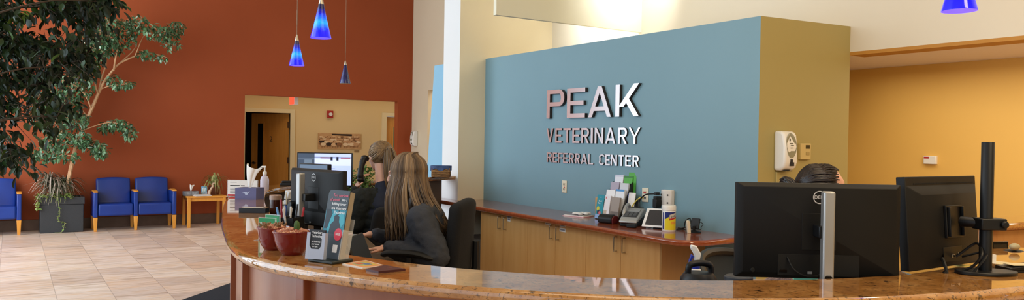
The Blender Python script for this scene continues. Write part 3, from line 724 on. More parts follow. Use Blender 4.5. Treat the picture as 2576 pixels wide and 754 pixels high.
for cx, cy, rx, ry, n in clusters:
    cd_ = r.uniform(-.3, .16)
    for i in range(int(n*1.9)):
        a, q = r.uniform(0, 2*PI), math.sqrt(r.random())
        x, y = cx+rx*q*math.cos(a), cy+ry*q*math.sin(a)
        p = tp(x, y, cd_+r.uniform(-.26, .22))
        leaf(fl, p, Vector((r.uniform(-.7, .7), r.uniform(-.7, .4), r.uniform(-1, .1))), r.uniform(.055, .092), r.uniform(.016, .025), r)
    for i in range(max(2, n//14)):
        a = r.uniform(0, 2*PI); c0 = tp(cx, cy, cd_); c1 = tp(cx+rx*math.cos(a), cy+ry*math.sin(a), cd_+r.uniform(-.2, .2))
        tr.tube([c0, c0.lerp(c1, .5)+Vector((0, 0, .02)), c1], [.005, .004, .002], 4)
tr.build('trunk', fc); fl.build('foliage', fc)

dr = thing('dracaena', 'spiky dracaena with long drooping narrow leaves in the grey planter', 'plant', (.60, 13.66, .49))
stm = MB(BARK2)
lv = MB(tinted('dracaena leaf', [(0, '2c3524'), (.45, '566046'), (.75, '9a8878'), (1, 'c4b4a8')], .5)); r = random.Random(8)
for (bx, by, h) in ((-.08, 0, .30), (.08, .05, .24), (0, -.06, .18)):
    stm.tube([(bx, by, 0), (bx*1.1, by, h*.6), (bx*1.2, by, h)], .014, 7)
    for i in range(125):
        an = r.uniform(0, 2*PI)
        blade(lv, (bx*1.2+r.uniform(-.02, .02), by+r.uniform(-.02, .02), h*r.uniform(.6, 1)), an, r.uniform(.14, .40)*(.6 if math.sin(an) > 0 else 1), r.uniform(.02, .20), r.uniform(.05, .55), .009, r)
stm.build('stem', dr); lv.build('leaves', dr)
iv = thing('ivy', 'pale green ivy trailing over the front of the grey planter', 'plant', (.66, 13.50, .50))
vm = MB(M('ivy stem', '9aa06a', .7)); lv = MB(tinted('ivy leaf', [(0, '6b8a3c'), (.5, '8fae58'), (1, 'c3cf8e')], .5)); r = random.Random(4)
vine = catmull([(-.05, .05, .0), (-.06, -.03, .045), (-.045, -.035, -.1), (-.03, -.025, -.2), (-.06, -.03, -.28), (-.02, -.025, -.33), (.03, -.025, -.34), (.02, -.025, -.42), (-.01, -.04, -.487), (-.1, -.06, -.49)], 6)
vm.tube(vine, .004, 5)
for p in vine[8:46:2]: leaf(lv, p, Vector((r.uniform(-1, 1), -.6, r.uniform(-.6, .4))), .035, .016, r)
for k in range(7):
    x0 = -.30+.06*k; c = catmull([(x0, .12, .0), (x0-.01, .02, .055), (x0-.02, -.035, .03), (x0-.03, -.03, -.04-.1*(k == 0))], 5); vm.tube(c, .003, 5)
for i in range(230):
    x = r.uniform(-.34, .14); leaf(lv, Vector((x, r.uniform(-.05, .14), r.uniform(.02, .09)-max(0, abs(x+.1)-.16)*.15)), Vector((r.uniform(-1, 1), r.uniform(-1, .2), r.uniform(-.5, .6))), r.uniform(.025, .045), .015, r)
for i in range(40): leaf(lv, Vector((r.uniform(-.34, -.28), r.uniform(-.05, .0), r.uniform(-.14, .06))), Vector((r.uniform(-1, 1), -.5, r.uniform(-.8, .2))), .035, .015, r)
vm.build('stem', iv); lv.build('leaves', iv)

# near ficus at the left: trunk and pot stand just out of view
nf = thing('ficus_tree', 'large dark leafy ficus hanging in from the top left corner', 'tree', (-.75, 5.2, 0))
inv = Vector((-.75, 5.2, 0))
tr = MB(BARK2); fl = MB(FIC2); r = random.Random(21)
branch(tr, [(0, 0, .3), (.02, 0, 1.0), (-.03, .02, 1.8), (.05, 0, 2.6), (.02, .05, 3.2)], .05, .03, 8)
import bisect
outline = [(-60, -80), (290, -80), (283, 12), (262, 52), (240, 110), (244, 180), (215, 205), (205, 232), (170, 250), (178, 285), (140, 300), (118, 330), (105, 355), (75, 368), (60, 392), (84, 418), (70, 432), (34, 428), (0, 395), (-60, 400)]
def inside(x, y):
    c = False; n = len(outline); j = n-1
    for i in range(n):
        (xi, yi), (xj, yj) = outline[i], outline[j]
        if (yi > y) != (yj > y) and x < (xj-xi)*(y-yi)/(yj-yi)+xi: c = not c
        j = i
    return c
holes = [(40, 245, 24), (108, 278, 26), (150, 130, 18), (20, 305, 22), (122, 165, 18), (62, 322, 20), (190, 228, 16), (90, 66, 12), (160, 62, 14), (150, 215, 18), (20, 12, 22), (78, 8, 34), (112, 22, 22), (70, 180, 14), (200, 120, 12), (45, 375, 12), (95, 340, 10), (215, 60, 12), (12, 200, 12), (130, 245, 12)]
def spot():
    while True:
        x, y = r.uniform(-60, 290), r.uniform(-80, 432)
        if inside(x, y) and not any((x-a)**2+(y-b)**2 < (q+9)**2 for a, b, q in holes): return x, y
limbs = []
for k in range(16):
    x, y = spot(); tip = at(x, y, 4.7+r.random()*1.0)-inv; z0 = min(3.1, max(1.0, tip.z-.5-.3*r.random()))
    root = Vector((.0, 0, z0)); m1 = root.lerp(tip, .35)+Vector((r.uniform(-.08, .08), r.uniform(-.1, .1), .20)); m2 = root.lerp(tip, .7)+Vector((r.uniform(-.06, .06), r.uniform(-.08, .08), .16))
    limbs += branch(tr, [root, m1, m2, tip], .009, .003, 5)[3:]
for k in range(330):
    x, y = spot(); D = 4.75+r.random()*1.05; tip = at(x, y, D)-inv
    root = min(limbs, key=lambda p: (p-tip).length)
    mid = root.lerp(tip, .5)+Vector((r.uniform(-.04, .04), r.uniform(-.04, .04), .05))
    tr.tube([root, mid, tip], [.004, .003, .0015], 4)
    for i in range(11):
        t = r.uniform(.15, 1.05); p = (mid.lerp(tip, (t-.5)/.5) if t > .5 else root.lerp(mid, t/.5)) + Vector((r.gauss(0, .045), r.gauss(0, .045), r.gauss(0, .04)))
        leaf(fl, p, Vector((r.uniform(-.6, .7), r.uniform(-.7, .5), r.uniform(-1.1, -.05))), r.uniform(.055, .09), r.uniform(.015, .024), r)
for k in range(170):
    x, y = r.uniform(-30, 72), r.uniform(8, 48); p = at(x, y, 5.0+.5*r.random())-inv
    if y < 14+max(0, x)*.25: continue
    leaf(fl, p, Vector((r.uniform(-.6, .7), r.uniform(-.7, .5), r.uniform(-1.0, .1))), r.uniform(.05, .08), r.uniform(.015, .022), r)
    fl.t[-9:] = [r.uniform(.93, 1.)]*9  # lit leaves of this corner: the light is put into a brighter tint
tr.build('trunk', nf); fl.build('foliage', nf)
MB(GREY).lathe([(0, 0), (.2, 0), (.26, .42), (.28, .42), (.28, .46), (.24, .46), (.23, .36), (0, .36)], 28).build('pot', nf)
# ------------------------------------------------------------------ pendant lamps
def pendant_mat(name, lit):
    t = NT(name); v = t.coord(); sp = t.n('ShaderNodeSeparateXYZ'); t.l(v, sp.inputs[0])
    nz = t.noise(v, 38, 4, .7)
    ma = t.n('ShaderNodeMath', operation='MULTIPLY_ADD'); t.l(nz, ma.inputs[0]); ma.inputs[1].default_value = .06; t.l(sp.outputs[2], ma.inputs[2])
    mr = t.n('ShaderNodeMapRange'); t.l(ma.outputs[0], mr.inputs[0]); mr.inputs[1].default_value = .03; mr.inputs[2].default_value = .245
    if lit:
        c = t.ramp(mr.outputs[0], [(0, '1414d2'), (.2, '1010ea'), (.42, '1796f8'), (.54, '0a54f2'), (.68, '0a0aa6'), (.82, '07073c'), (1, '060628')])
        t.l(c, t.b.inputs['Emission Color']); t.b.inputs['Emission Strength'].default_value = .95
        t.l(c, t.b.inputs['Base Color'])
    else:
        t.l(t.ramp(nz, [(.35, '12123e'), (.65, '262a74')]), t.b.inputs['Base Color'])
    t.set(Roughness=.12); return t.m
PLIT, PDARK = pendant_mat('lit cobalt glass', True), pendant_mat('unlit cobalt glass', False)
BULB = M('lit lamp mouth', 'fff4e6', .5, emit=3.5)
def pendant(loc, lit, label):
    t = thing('pendant_lamp', label, 'pendant lamp', loc, 0)
    MB(PLIT if lit else PDARK).lathe([(.061, 0), (.0605, .004), (.045, .065), (.030, .13), (.0165, .195), (.010, .215), (.0085, .215), (.014, .19), (.028, .126), (.043, .062), (.058, .004)], 28).build('lamp_shade', t)
    MB(BULB if lit else M('unlit lamp mouth', '3a3f66', .4)).lathe([(0, .0015), (.0585, .0015), (.057, .002)], 24).build('bulb', t)
    MB(CHROME).lathe([(.0165, .20), (.013, .213), (.008, .238), (.0045, .25), (0, .25)], 16).build('cap', t)
    MB(M('bronze cord', '8a6a52', .6)).tube([(0, 0, .25), (0, 0, 5-loc[2]-.03)], .0025, 6).tube([(0, 0, .33), (0, 0, .45)], .004, 6).build('cord', t)
    MB(CHROME).lathe([(0, 4.97-loc[2]), (.06, 4.97-loc[2]), (.06, 5-loc[2]), (0, 5-loc[2])], 20).build('ceiling_canopy', t)
    if lit: point('pendant_glow', Vector(loc)+Vector((0, 0, -.06)), 2.2, (1, .9, .75), .04)
pendant(at(807, 96, 4.55), True, 'lit cobalt blue glass pendant lamp, highest and largest of the left cluster')
pendant(at(746, 165, 6.22), True, 'lit cobalt blue glass pendant lamp, leftmost and middle sized of the cluster')
pendant(at(868, 210, 8.44), False, 'unlit dark blue pendant lamp, smallest, hanging lowest in the cluster')
pendant(at(2413, 28, 2.88), True, 'lit cobalt blue pendant lamp alone above the right monitors')

# ------------------------------------------------------------------ monitors
def dell_logo(x, z, y, par):
    m = MB(M('logo silver', 'd9dadc', .35))
    m.add([(x+rr*math.cos(a), y, z+rr*math.sin(a)) for rr in (.0215, .0185) for a in [2*PI*k/32 for k in range(32)]], [(k, (k+1) % 32, 32+(k+1) % 32, 32+k) for k in range(32)])
    m.text('DELL', .0150, T(x, y, z) @ FRONT, .012, 1.05)
    return m.build('logo', par, smooth=False)
def dell(loc, rz, label, col_x):
    t = thing('computer_monitor', label, 'monitor', loc, rz)       # origin: centre of the panel; back looks to -y
    w, h = .263, .156
    bd = MB(BLACK2).prism([(-w, -h), (w, -h), (w, h), (-w, h)], -.012, .014, axis='y')
    bd.add([(-w, -.012, -h), (w, -.012, -h), (w, -.012, h), (-w, -.012, h), (-w+.02, -.028, -h+.02), (w-.02, -.028, -h+.02), (w-.02, -.028, h-.012), (-w+.02, -.028, h-.012)],
           [(4, 5, 6, 7), (0, 1, 5, 4), (1, 2, 6, 5), (2, 3, 7, 6), (3, 0, 4, 7)])
    bd.build('housing', t, bevel=.002)
    MB(BLACK2).box(-.13, .13, -.0295, -.027, -.145, -.075).use(BLACKG).box(-.125, -.10, -.0305, -.0295, -.135, -.125).build('port_recess', t, bevel=.0008)
    MB(BLACK2).box(-.055, .055, -.030, -.027, -.06, .06).build('mount_plate', t, bevel=.0008)
    MB(M('screen glow', '9fb4d8', .3, emit=.6)).box(-w+.006, w-.006, .014, .0145, -h+.014, h-.006).build('screen', t, smooth=False)
    dell_logo(0, .112, -.0292, t)
    MB(M('port label', '8a8c8e', .5)).box(-.035, -.02, -.0312, -.0305, -.138, -.13).build('port_label', t, smooth=False)
    m = MB(BLACK2); m.lathe([(.006, 0), (.005, .002), (0, .002)], 12, T(-.245, -.021, -.13) @ RX(PI/2)); m.build('screw_cap', t)
    m = MB(BLACK2); m.lathe([(.008, 0), (.006, .003), (0, .003)], 12, T(-.21, -.028, -.13) @ RX(PI/2)); m.build('screw_cap', t)
    zb = loc[2]-.79
    c = MB(SILVER).box(col_x-.018, col_x+.018, -.108, -.072, -zb+.012, .136)
    col = c.build('stand_column', t, bevel=.006)
    MB(BLACKG).prism([(col_x-.012, -.152), (col_x+.012, -.152), (col_x+.012, -.136), (col_x+.006, -.129), (col_x-.006, -.129), (col_x-.012, -.136)], -.1092, -.10, axis='y').build('cable_hole', col, smooth=False)
    MB(BLACK).box(min(col_x, 0)-.02, max(col_x, 0)+.02, -.09, -.028, -.015, .025).build('arm', t, bevel=.004)
    MB(SILVER).box(col_x-.12, col_x+.12, -.16, .05, -zb, -zb+.012).build('stand_base', t, bevel=.004)
    MB(CABLE).tube(catmull([(-.10, -.03, -.085), (-.085, -.05, -.12), (-.05, -.05, -.14), (-.01, -.045, -.142), (.01, -.04, -.13)], 5), .003, 6).build('video_cable', t)
    MB(CABLE).tube(catmull([(col_x-.01, -.13, -.14), (col_x-.04, -.13, -.165), (col_x-.10, -.11, -.2), (col_x-.12, -.08, -zb+.004)], 5), .0035, 6).tube(catmull([(col_x+.005, -.13, -.14), (col_x+.02, -.12, -.16), (col_x+.04, -.1, -.2), (col_x+.05, -.05, -zb+.004)], 5), .0035, 6).build('power_cable', t)
    return t
MR = at(2053, 580, 2.54); dell(MR, FACE-.06, 'black computer monitor seen from behind on silver stand, right of centre', .006)
ML = at(800, 497, 4.22); dell(ML, math.radians(-78), 'black computer monitor turned sideways on silver stand behind the red bowls', -.03)

def screen_monitor(loc, rz, w, h, label, ui, zb):
    t = thing('computer_monitor', label, 'monitor', loc, rz)       # screen looks to -y
    MB(BLACK).box(-w/2, w/2, -.01, .03, -h/2, h/2).build('housing', t, bevel=.004)
    m = MB()
    for (c, e, x0, x1, z0, z1, d) in ui:
        m.use(M('screen '+c, c, .4, emit=e)).box(-w/2+.008+x0*(w-.016), -w/2+.008+x1*(w-.016), -.0105-d*.0004, -.01, -h/2+.012+z0*(h-.02), -h/2+.012+z1*(h-.02))
    m.build('screen', t, smooth=False)
    MB(BLACK).box(-.03, .03, .03, .06, -zb+.01, .03).build('stand_neck', t, bevel=.004)
    MB(BLACK).box(-.12, .12, -.06, .12, -zb, -zb+.012).build('stand_base', t, bevel=.004)
P2 = at(817, 426, 6.5)
screen_monitor(P2, FACE+.06, .46, .285, 'monitor with bright white and blue web page facing the camera',
               [('b3c3f2', .85, 0, 1, 0, 1, 0), ('c6d2f6', .9, .31, 1, .62, .86, 1), ('8e9cc8', .6, 0, 1, .84, .90, 1), ('8a5a70', .5, .42, .62, .845, .885, 2), ('a0566a', .5, .80, .98, .845, .885, 2), ('22263a', .2, .61, .65, .78, .90, 3), ('22263a', .2, .72, .76, .78, .90, 3),
                ('4a5a72', .35, 0, .31, .52, 1, 3), ('6f8298', .5, .12, .26, .66, .80, 4), ('5f7088', .35, 0, .31, .80, .86, 4), ('98a6cc', .6, .6, .7, .52, .535, 2)], P2.z-.79)
P3 = at(790, 462, 5.75)
screen_monitor(P3, FACE-.55, .30, .30, 'dim blue grey monitor peeking over the black one, below the bright page', [('55687f', .42, 0, 1, 0, 1, 0)], P3.z-.79)

# black square monitor on a desk pole, right
PB = on_z(2478, 688, TOPZ)
mp = thing('computer_monitor', 'black square monitor tilted on tall black desk pole at right', 'monitor', PB, FACE)
pole = MB(BLACK).lathe([(.0195, .012), (.0195, .435), (.018, .437), (0, .437)], 24).build('pole', mp)
MB(BLACK).prism([(.095*math.cos(a)*1.05, .06*math.sin(a)-.005) for a in [2*PI*k/24 for k in range(24)]], 0, .012).build('pole_base', mp, bevel=.003)
MC = at(2366, 556, 2.66)-PB
inv = RZ(-FACE); c = inv @ MC
X = T(*c) @ RZ(math.radians(33)) @ RX(math.radians(-4.5))
w, h = .226, .155
b = MB(BLACK2).box(-w, w, -.012, .02, -h, h, X)
b.add([(-w+.004, -.012, -h+.004), (w-.004, -.012, -h+.004), (w-.004, -.012, h-.03), (-w+.004, -.012, h-.03), (-w+.05, -.035, -h+.05), (w-.05, -.035, -h+.05), (w-.05, -.035, h-.06), (-w+.05, -.035, h-.06)], [(4, 5, 6, 7), (0, 1, 5, 4), (1, 2, 6, 5), (2, 3, 7, 6), (3, 0, 4, 7)], X)
hs = b.build('housing', mp, bevel=.003)
MB(MATTEB).box(-w+.05, w-.02, -.0135, -.012, h-.026, h-.022, X).build('vent_groove', mp, smooth=False)
MB(M('screen glow', '9fb4d8', .3, emit=.6)).box(-w+.012, w-.012, .02, .0205, -h+.012, h-.012, X).build('screen', mp, smooth=False)
v = MB(BLACK).box(-.045, .06, -.045, -.035, -.055, .055, X)
v.box(-.04, -.03, -.055, -.045, -.05, .05, X).box(.045, .055, -.055, -.045, -.05, .05, X); v.build('mount_plate', mp, bevel=.002)
MB(BLACK).box(-.06, .06, -.0365, -.035, -.135, -.085, X).use(CHROME).box(-.01, .01, -.038, -.0365, -.122, -.112, X).box(.03, .045, -.038, -.0365, -.118, -.108, X).build('port_recess', mp, bevel=.001)
pj = X @ Vector((.02, -.06, .0)); pk = Vector((0, 0, pj.z))
MB(BLACK).tube([pj, pj.lerp(pk, .5)+Vector((0, -.012, 0)), pk], [.018, .016, .014], 10).build('arm', mp)
MB(BLACK).box(-.032, .052, -.03, .03, pk.z-.02, pk.z+.018).lathe([(0, 0), (.012, 0), (.012, .012), (0, .012)], 14, T(.04, -.03, pk.z) @ RX(PI/2)).build('clamp', mp, bevel=.004)
p0 = X @ Vector((.01, -.04, -.12)); p1 = X @ Vector((-.07, -.036, -.12))
MB(CABLE).tube(catmull([p0, p0+Vector((.05, -.03, .05)), Vector((-.03, -.03, .07)), Vector((-.05, -.02, .03)), Vector((-.085, .0, .004))], 6), .0045, 6).tube(catmull([p0+Vector((.02, 0, 0)), p0+Vector((.07, -.03, .02)), Vector((-.02, -.035, .06)), Vector((-.06, -.03, .006))], 6), .004, 6).build('video_cable', mp)
MB(CABLE).tube(catmull([p1, p1+Vector((-.002, -.02, -.02)), p1+Vector((.0, -.03, -.05)), Vector((p1.x-.01, p1.y-.03, .006))], 6), .006, 6).build('power_cable', mp)

# ------------------------------------------------------------------ on the granite counter
Z = TOPZ
TERRA = M('glazed oxblood ceramic', '6e1418', .12, coat=.5, var=('7d1a1c', 6, (1, 1, 1)))
GRAV = tinted('terracotta gravel', [(0, '7a3f2c'), (.4, 'b5735a'), (.7, 'd09a7c'), (1, 'dcb598')], .85)
def bowl(loc, s, seed, label, cactus):
    t = thing('succulent_bowl', label, 'planter bowl', loc, seed)
    MB(TERRA).lathe([(0, 0), (.050*s, 0), (.056*s, .004), (.074*s, .022), (.088*s, .048), (.096*s, .076), (.099*s, .079), (.099*s, .084), (.094*s, .084), (.088*s, .072), (0, .066)], 36).build('bowl', t)
    g = MB(GRAV); r = random.Random(seed)
    for i in range(230):
        a, q = r.uniform(0, 2*PI), .082*s*math.sqrt(r.random()); g.tint = r.random()
        g.ball((q*math.cos(a), q*math.sin(a), .074+.014*(1-(q/(.082*s))**2)+r.uniform(-.003, .004)), (r.uniform(.005, .010), r.uniform(.005, .009), r.uniform(.004, .007)), 1, rot=RZ(r.uniform(0, 3)))
    g.build('gravel', t)
    if cactus:
        cm = MB(M('cactus green', '3f5f2a', .5, var=('6a8a3f', 30, (1, 1, .2))))
        prof = [(.0, .075), (.0085, .078), (.0095, .095), (.0092, .108), (.0072, .116), (.0035, .1205), (0, .121)]
        n = 20; vs = []; 
        for rr, z in prof:
            for k in range(n): q = rr*(1+.13*math.cos(10*PI*k/n*2/1.0)); vs.append((q*math.cos(2*PI*k/n)-.022, q*math.sin(2*PI*k/n), z))
        cm.add(vs, [(i*n+k, i*n+(k+1) % n, (i+1)*n+(k+1) % n, (i+1)*n+k) for i in range(len(prof)-1) for k in range(n)]); cm.build('cactus', t)
    else:
        sm = MB(M('dusty succulent', '6a5a3a', .6, var=('9a6a4a', 40, (1, 1, 1))))
        for i in range(26):
            a = r.uniform(0, 2*PI); q = r.uniform(.005, .04); sm.limb((q*math.cos(a), q*math.sin(a), .08), (q*1.35*math.cos(a), q*1.35*math.sin(a), .098), .008, .003)
        sm.build('succulent', t)
p = on_z(735, 639, Z); bowl((p.x, p.y, Z), .70, 2, 'glossy dark red bowl of gravel with a small green cactus', True)
p = on_z(691, 629, Z); bowl((p.x, p.y+.02, Z), .60, 5, 'smaller dark red bowl of gravel tucked behind the cactus bowl', False)

# green welcome cards in clear stands
GREEN = M('card green', '1f8a55', .55)
def green_card(px, py, rz, label):
    p = on_z(px, py, Z); t = thing('sign_holder', label, 'sign', (p.x, p.y, Z), rz); t.scale = (.8, 1, .82)
    MB(ACRYLIC).box(-.052, .052, -.003, .003, 0, .112).box(-.052, .052, -.03, .03, 0, .003).build('holder', t, smooth=False)
    m = MB(GREEN).box(-.048, .048, -.0045, -.0032, .004, .108).use(PAPER).box(-.040, .040, -.0052, -.0045, .014, .062)
    m.text('Welcome', .019, T(-.004, -.0054, .083) @ FRONT, .006).use(M('green print', '3c9a6a', .6))
    m.prism([(-.01, .02), (.012, .02), (.001, .045)], -.0056, -.0052, axis='y'); m.build('card', t, smooth=False)
green_card(672, 604, FACE-.35, 'clear stand with a green and white welcome card, left of the pair')
green_card(686, 594, FACE-.5, 'second green welcome card, half hidden behind the front one')

# brochure display
p = on_z(830, 657, Z)
bd = thing('brochure_display', 'upright stand of tall dark teal career brochures with red circle', 'brochure stand', (p.x, p.y, Z), FACE-math.radians(34))
BK = M('display base', '1b2420', .35)
MB(BK).prism([(-.06, -.045), (.06, -.045), (.065, .0), (.06, .05), (-.06, .05), (-.065, 0)], 0, .010).build('base', bd, bevel=.003)
LEAN = T(0, -.005, .010) @ RX(math.radians(-12))
m = MB(M('slate card', '3c4650', .5)).prism([(-.05, 0), (.05, 0), (.05, .232), (-.038, .232), (-.045, .229), (-.05, .220)], -.003, 0, LEAN, axis='y')
m.use(M('teal print', '1f7f93', .5)).box(-.048, .049, -.0034, -.003, .085, .165, LEAN)
m.use(M('teal light print', '3aa3b5', .5)).prism([(-.03, .09), (.02, .088), (.045, .12), (.04, .155), (.0, .16), (-.03, .14)], -.0037, -.0034, LEAN, axis='y')
m.use(M('dark print', '1f2b36', .5))
m.prism([(-.02, .085), (.03, .085), (.032, .11), (.022, .125), (.02, .142), (.008, .15), (-.004, .144), (-.002, .128), (-.016, .115)], -.004, -.0037, LEAN, axis='y')
m.prism([(-.045, .10), (-.03, .10), (-.022, .13), (-.015, .15), (-.025, .165), (-.045, .165)], -.004, -.0037, LEAN, axis='y')
m.prism([(.010, .148), (.014, .168), (.017, .148)], -.0039, -.0037, LEAN, axis='y')
m.use(M('red disc', 'd8324a', .5)).prism([(.027+.018*math.cos(a), .083+.021*math.sin(a)) for a in [2*PI*k/24 for k in range(24)]], -.0043, -.003, LEAN, axis='y')
PK = M('pink lettering', 'e0607a', .5); WL = M('white lettering', 'eef0f2', .5)
def tl(mat, s, x, z, size, b=.012): m.use(mat).text(s, size, LEAN @ T(x, -.0048, z) @ FRONT, b, .92)
tl(PK, 'Turn your love', .012, .214, .0125); tl(PK, 'of animals', -.012, .199, .0125); tl(WL, 'into a', .033, .199, .0125)
tl(WL, 'fulfilling career', .010, .1845, .0125); tl(WL, 'as a Veterinary', .012, .170, .0125); tl(WL, 'Technician!', .019, .1555, .0125)
tl(PAPER, 'FREE', .027, .083, .011); tl(PK, 'Information', .027, .094, .005)
m.use(PAPER).box(.012, .034, -.0036, -.003, .022, .048, LEAN)
fr = m.build('front_brochure', bd, smooth=False)
MB(M('brochure edges', '8f8370', .8, var=('b5a892', 90, (60, 60, .3)))).box(-.049, .0495, .0, .022, 0, .228, LEAN).build('brochure_stack', bd, smooth=False)
MB(ACRYLIC).box(-.053, -.051, -.008, .038, 0, .10, LEAN).box(.051, .053, -.008, .038, 0, .10, LEAN).box(-.053, .053, .036, .038, 0, .14, LEAN).build('holder', bd, smooth=False)
PL = T(-.022, -.042, .010) @ RZ(.25) @ RX(math.radians(-8)) @ Matrix.Diagonal((.78, 1, 1, 1))
POCK = glass('bright acrylic', 'dfeaff', .06, .42)
MB(POCK).prism([(-.045, 0), (.045, 0), (.045, .088), (.030, .088), (.030, .045), (.02, .034), (-.02, .034), (-.030, .045), (-.030, .088), (-.045, .088)], -.012, -.009, PL, axis='y').box(-.045, .045, .004, .007, 0, .088, PL).box(-.045, .045, -.012, .007, 0, .003, PL).box(-.045, -.042, -.012, .007, 0, .088, PL).box(.042, .045, -.012, .007, 0, .088, PL).build('card_pocket', bd, smooth=False)
m = MB(M('black card', '26272b', .5)).box(-.04, .04, -.006, 0, .004, .098, PL)
def tl(mat, s, x, z, size): m.use(mat).text(s, size, PL @ T(x, -.0065, z) @ FRONT, .01)
tl(WL, 'Veterinary', .002, .088, .0125); tl(WL, 'Technology', .002, .076, .0125); tl(WL, 'At Stanbridge', -.002, .058, .008); tl(WL, 'your career', -.004, .050, .008); tl(WL, 'can start', -.006, .042, .008)
m.build('small_cards', bd, smooth=False)

def flat(mat, pxs, h, name, label, cat, extra=None):
    P = [on_z(x, y, Z) for x, y in pxs]; c = sum(P, Vector())/len(P)
    m = MB(mat).prism([(q.x-c.x, q.y-c.y) for q in P], 0, h)
    if extra:
        for col, k, hh, mx, my in extra:
            m.use(M('print '+col, col, .5)).prism([((q.x-c.x)*k+mx, (q.y-c.y)*k+my) for q in P], h, h+hh)
    return tag(m.build(name, loc=(c.x, c.y, Z), smooth=False), label, cat)
flat(M('white glossy card', 'e9e2d6', .3), [(861, 665), (920, 656), (971, 670), (912, 675)], .003, 'postcard', 'glossy white edged card with bright rainbow picture on the granite', 'card',
     [('d8935c', .88, .0003, 0, 0), ('c9b04a', .6, .0006, .004, 0), ('8fae7c', .42, .0009, -.006, .004), ('5a6f9a', .25, .0012, .008, -.004), ('c05a3a', .22, .0013, -.012, .012)])
flat(M('maroon card', '4a1f22', .35), [(920, 681), (968, 671), (1020, 681), (952, 687)], .007, 'booklet', 'thin dark maroon booklet lying nearest the granite edge', 'booklet', [('6f3632', .12, .0004, .02, .0)])

# tissue box, sign, tray at the far left of the counter
p = on_z(628, 500, Z)
tb = thing('tissue_box', 'purple blue tissue box with white bird print on granite counter', 'tissue box', (p.x, p.y, Z), FACE-.12)
PUR = M('purple blue card', '55567f', .6, var=('5f608a', 6, (1, 1, 1)))
m = MB(PUR).box(-.073, .073, -.06, .06, 0, .076)
m.use(M('pale bird', 'a9b3cf', .6)).prism([(-.025, .045), (-.008, .043), (.0, .03), (.015, .033), (.02, .045), (.033, .056), (.018, .052), (.012, .046), (.004, .052), (-.005, .050)], -.0608, -.06, axis='y'); m.build('box', tb, smooth=False)
tissue(tb, M('tissue', 'efece8', .8), .072, 1.0, 1)
p = on_z(614, 495, Z)
sg2 = thing('sign_holder', 'clear stand with a printed white notice and red stripe', 'sign', (p.x, p.y+.04, Z), FACE+.05)
MB(ACRYLIC).box(-.105, .105, -.003, .003, 0, .115).box(-.105, .105, -.03, .03, 0, .003).build('holder', sg2, smooth=False)
m = MB(PAPER).box(-.10, .10, -.0045, -.0032, .004, .112).use(M('red stripe', 'c02a30', .5)).box(-.10, .10, -.0052, -.0045, .004, .016)
m.use(M('grey print', '77777a', .7))
for z, a, b_, h in ((.099, -.085, -.04, .003), (.058, -.085, .0, .003), (.051, -.085, -.02, .003), (.044, -.085, -.01, .003), (.035, -.085, .0, .003), (.028, -.085, -.04, .003)): m.box(a, b_, -.005, -.0045, z-h/2, z+h/2)
m.use(INK).box(-.085, -.02, -.005, -.0045, .072, .079).box(-.012, .015, -.005, -.0045, .072, .078); m.build('printed_notice', sg2, smooth=False)
p = on_z(637, 535, Z); tag(MB(BLACKG).box(-.072, .072, -.02, .05, 0, .026).use(M('silver strip', 'b8b4ae', .4)).box(-.06, .05, -.016, .046, .026, .028).build('card_tray', loc=(p.x, p.y, Z), rz=FACE+.03, bevel=.003), 'shallow black tray lying in front of the purple tissue box', 'tray')
p = on_z(633, 480, Z)
pb = thing('pump_bottle', 'white hand pump bottle standing behind the tissue box', 'bottle', (1.66, 6.08, Z), FACE)
MB(M('translucent bottle', 'c9c3d4', .3)).lathe([(0, 0), (.03, 0), (.033, .01), (.033, .08), (.026, .105), (.013, .115), (.013, .13), (0, .13)], 20).build('body', pb)
MB(WHITE).lathe([(.015, .125), (.015, .145), (.006, .148), (.006, .185), (0, .185)], 14).tube([(.008, 0, .183), (-.02, 0, .184), (-.038, 0, .178)], [.008, .007, .004], 8).build('pump', pb)
p = Vector((2.02, 6.63, Z))
ph = thing('desk_phone', 'black cordless phone lying on the far counter top', 'phone', p, FACE+.1)
MB(BLACK).prism([(-.075, 0), (.08, 0), (.08, .018), (.05, .03), (-.07, .024)], -.03, .03, axis='y').build('body', ph, bevel=.004)
MB(BLACK).box(-.06, .07, -.025, .015, .026, .042).build('handset', ph, bevel=.006)

# ------------------------------------------------------------------ things on the low work desk (left)
DZ = .79
def ondesk(px, py, D): q = at(px, py, D); return Vector((q.x, q.y, DZ))
RZ_ = .125
q = ondesk(700, 520, 4.6)
tag(MB(BLACK).box(-.12, .14, -.16, .16, .11, RZ_).box(-.12, -.11, -.16, .16, 0, .11).box(.13, .14, -.16, .16, 0, .11).build('desk_riser', loc=(q.x+.13, q.y, DZ), rz=FACE, bevel=.003), 'black desk riser shelf under the file sorter and tumbler', 'riser')
q = ondesk(704, 520, 4.70); q.z += RZ_; q.x += .05
fs = thing('file_sorter', 'black wire sorter stuffed with folders and papers beside monitor', 'file sorter', q, FACE+.3)
m = MB(BLACK)
for x in (-.13, -.065, 0, .065, .13): m.tube([(x, -.09, .005), (x, -.11, .18), (x, .11, .20), (x, .09, .005)], .004, 5)
m.tube([(-.13, -.11, .18), (.13, -.11, .18)], .004, 5).tube([(-.13, .11, .20), (.13, .11, .20)], .004, 5).box(-.14, .14, -.1, .1, 0, .006); m.build('wire_frame', fs)
fs.scale = (.8, .8, 1)
r = random.Random(9)
for i, c in enumerate(('e6e2d8', 'd7c48a', 'e9e4d0', 'c3b9a2', 'efeae0', 'e3cf92', 'd8d2c4')):
    x = -.12+.037*i; MB(M('folder '+c, c, .7)).box(x, x+.008, -.10, .10, .008, .19+r.uniform(0, .06), T(x, 0, 0) @ RY(r.uniform(-.05, .12)) @ T(-x, 0, 0)).build('folder', fs, smooth=False)
q = ondesk(693, 528, 4.5)
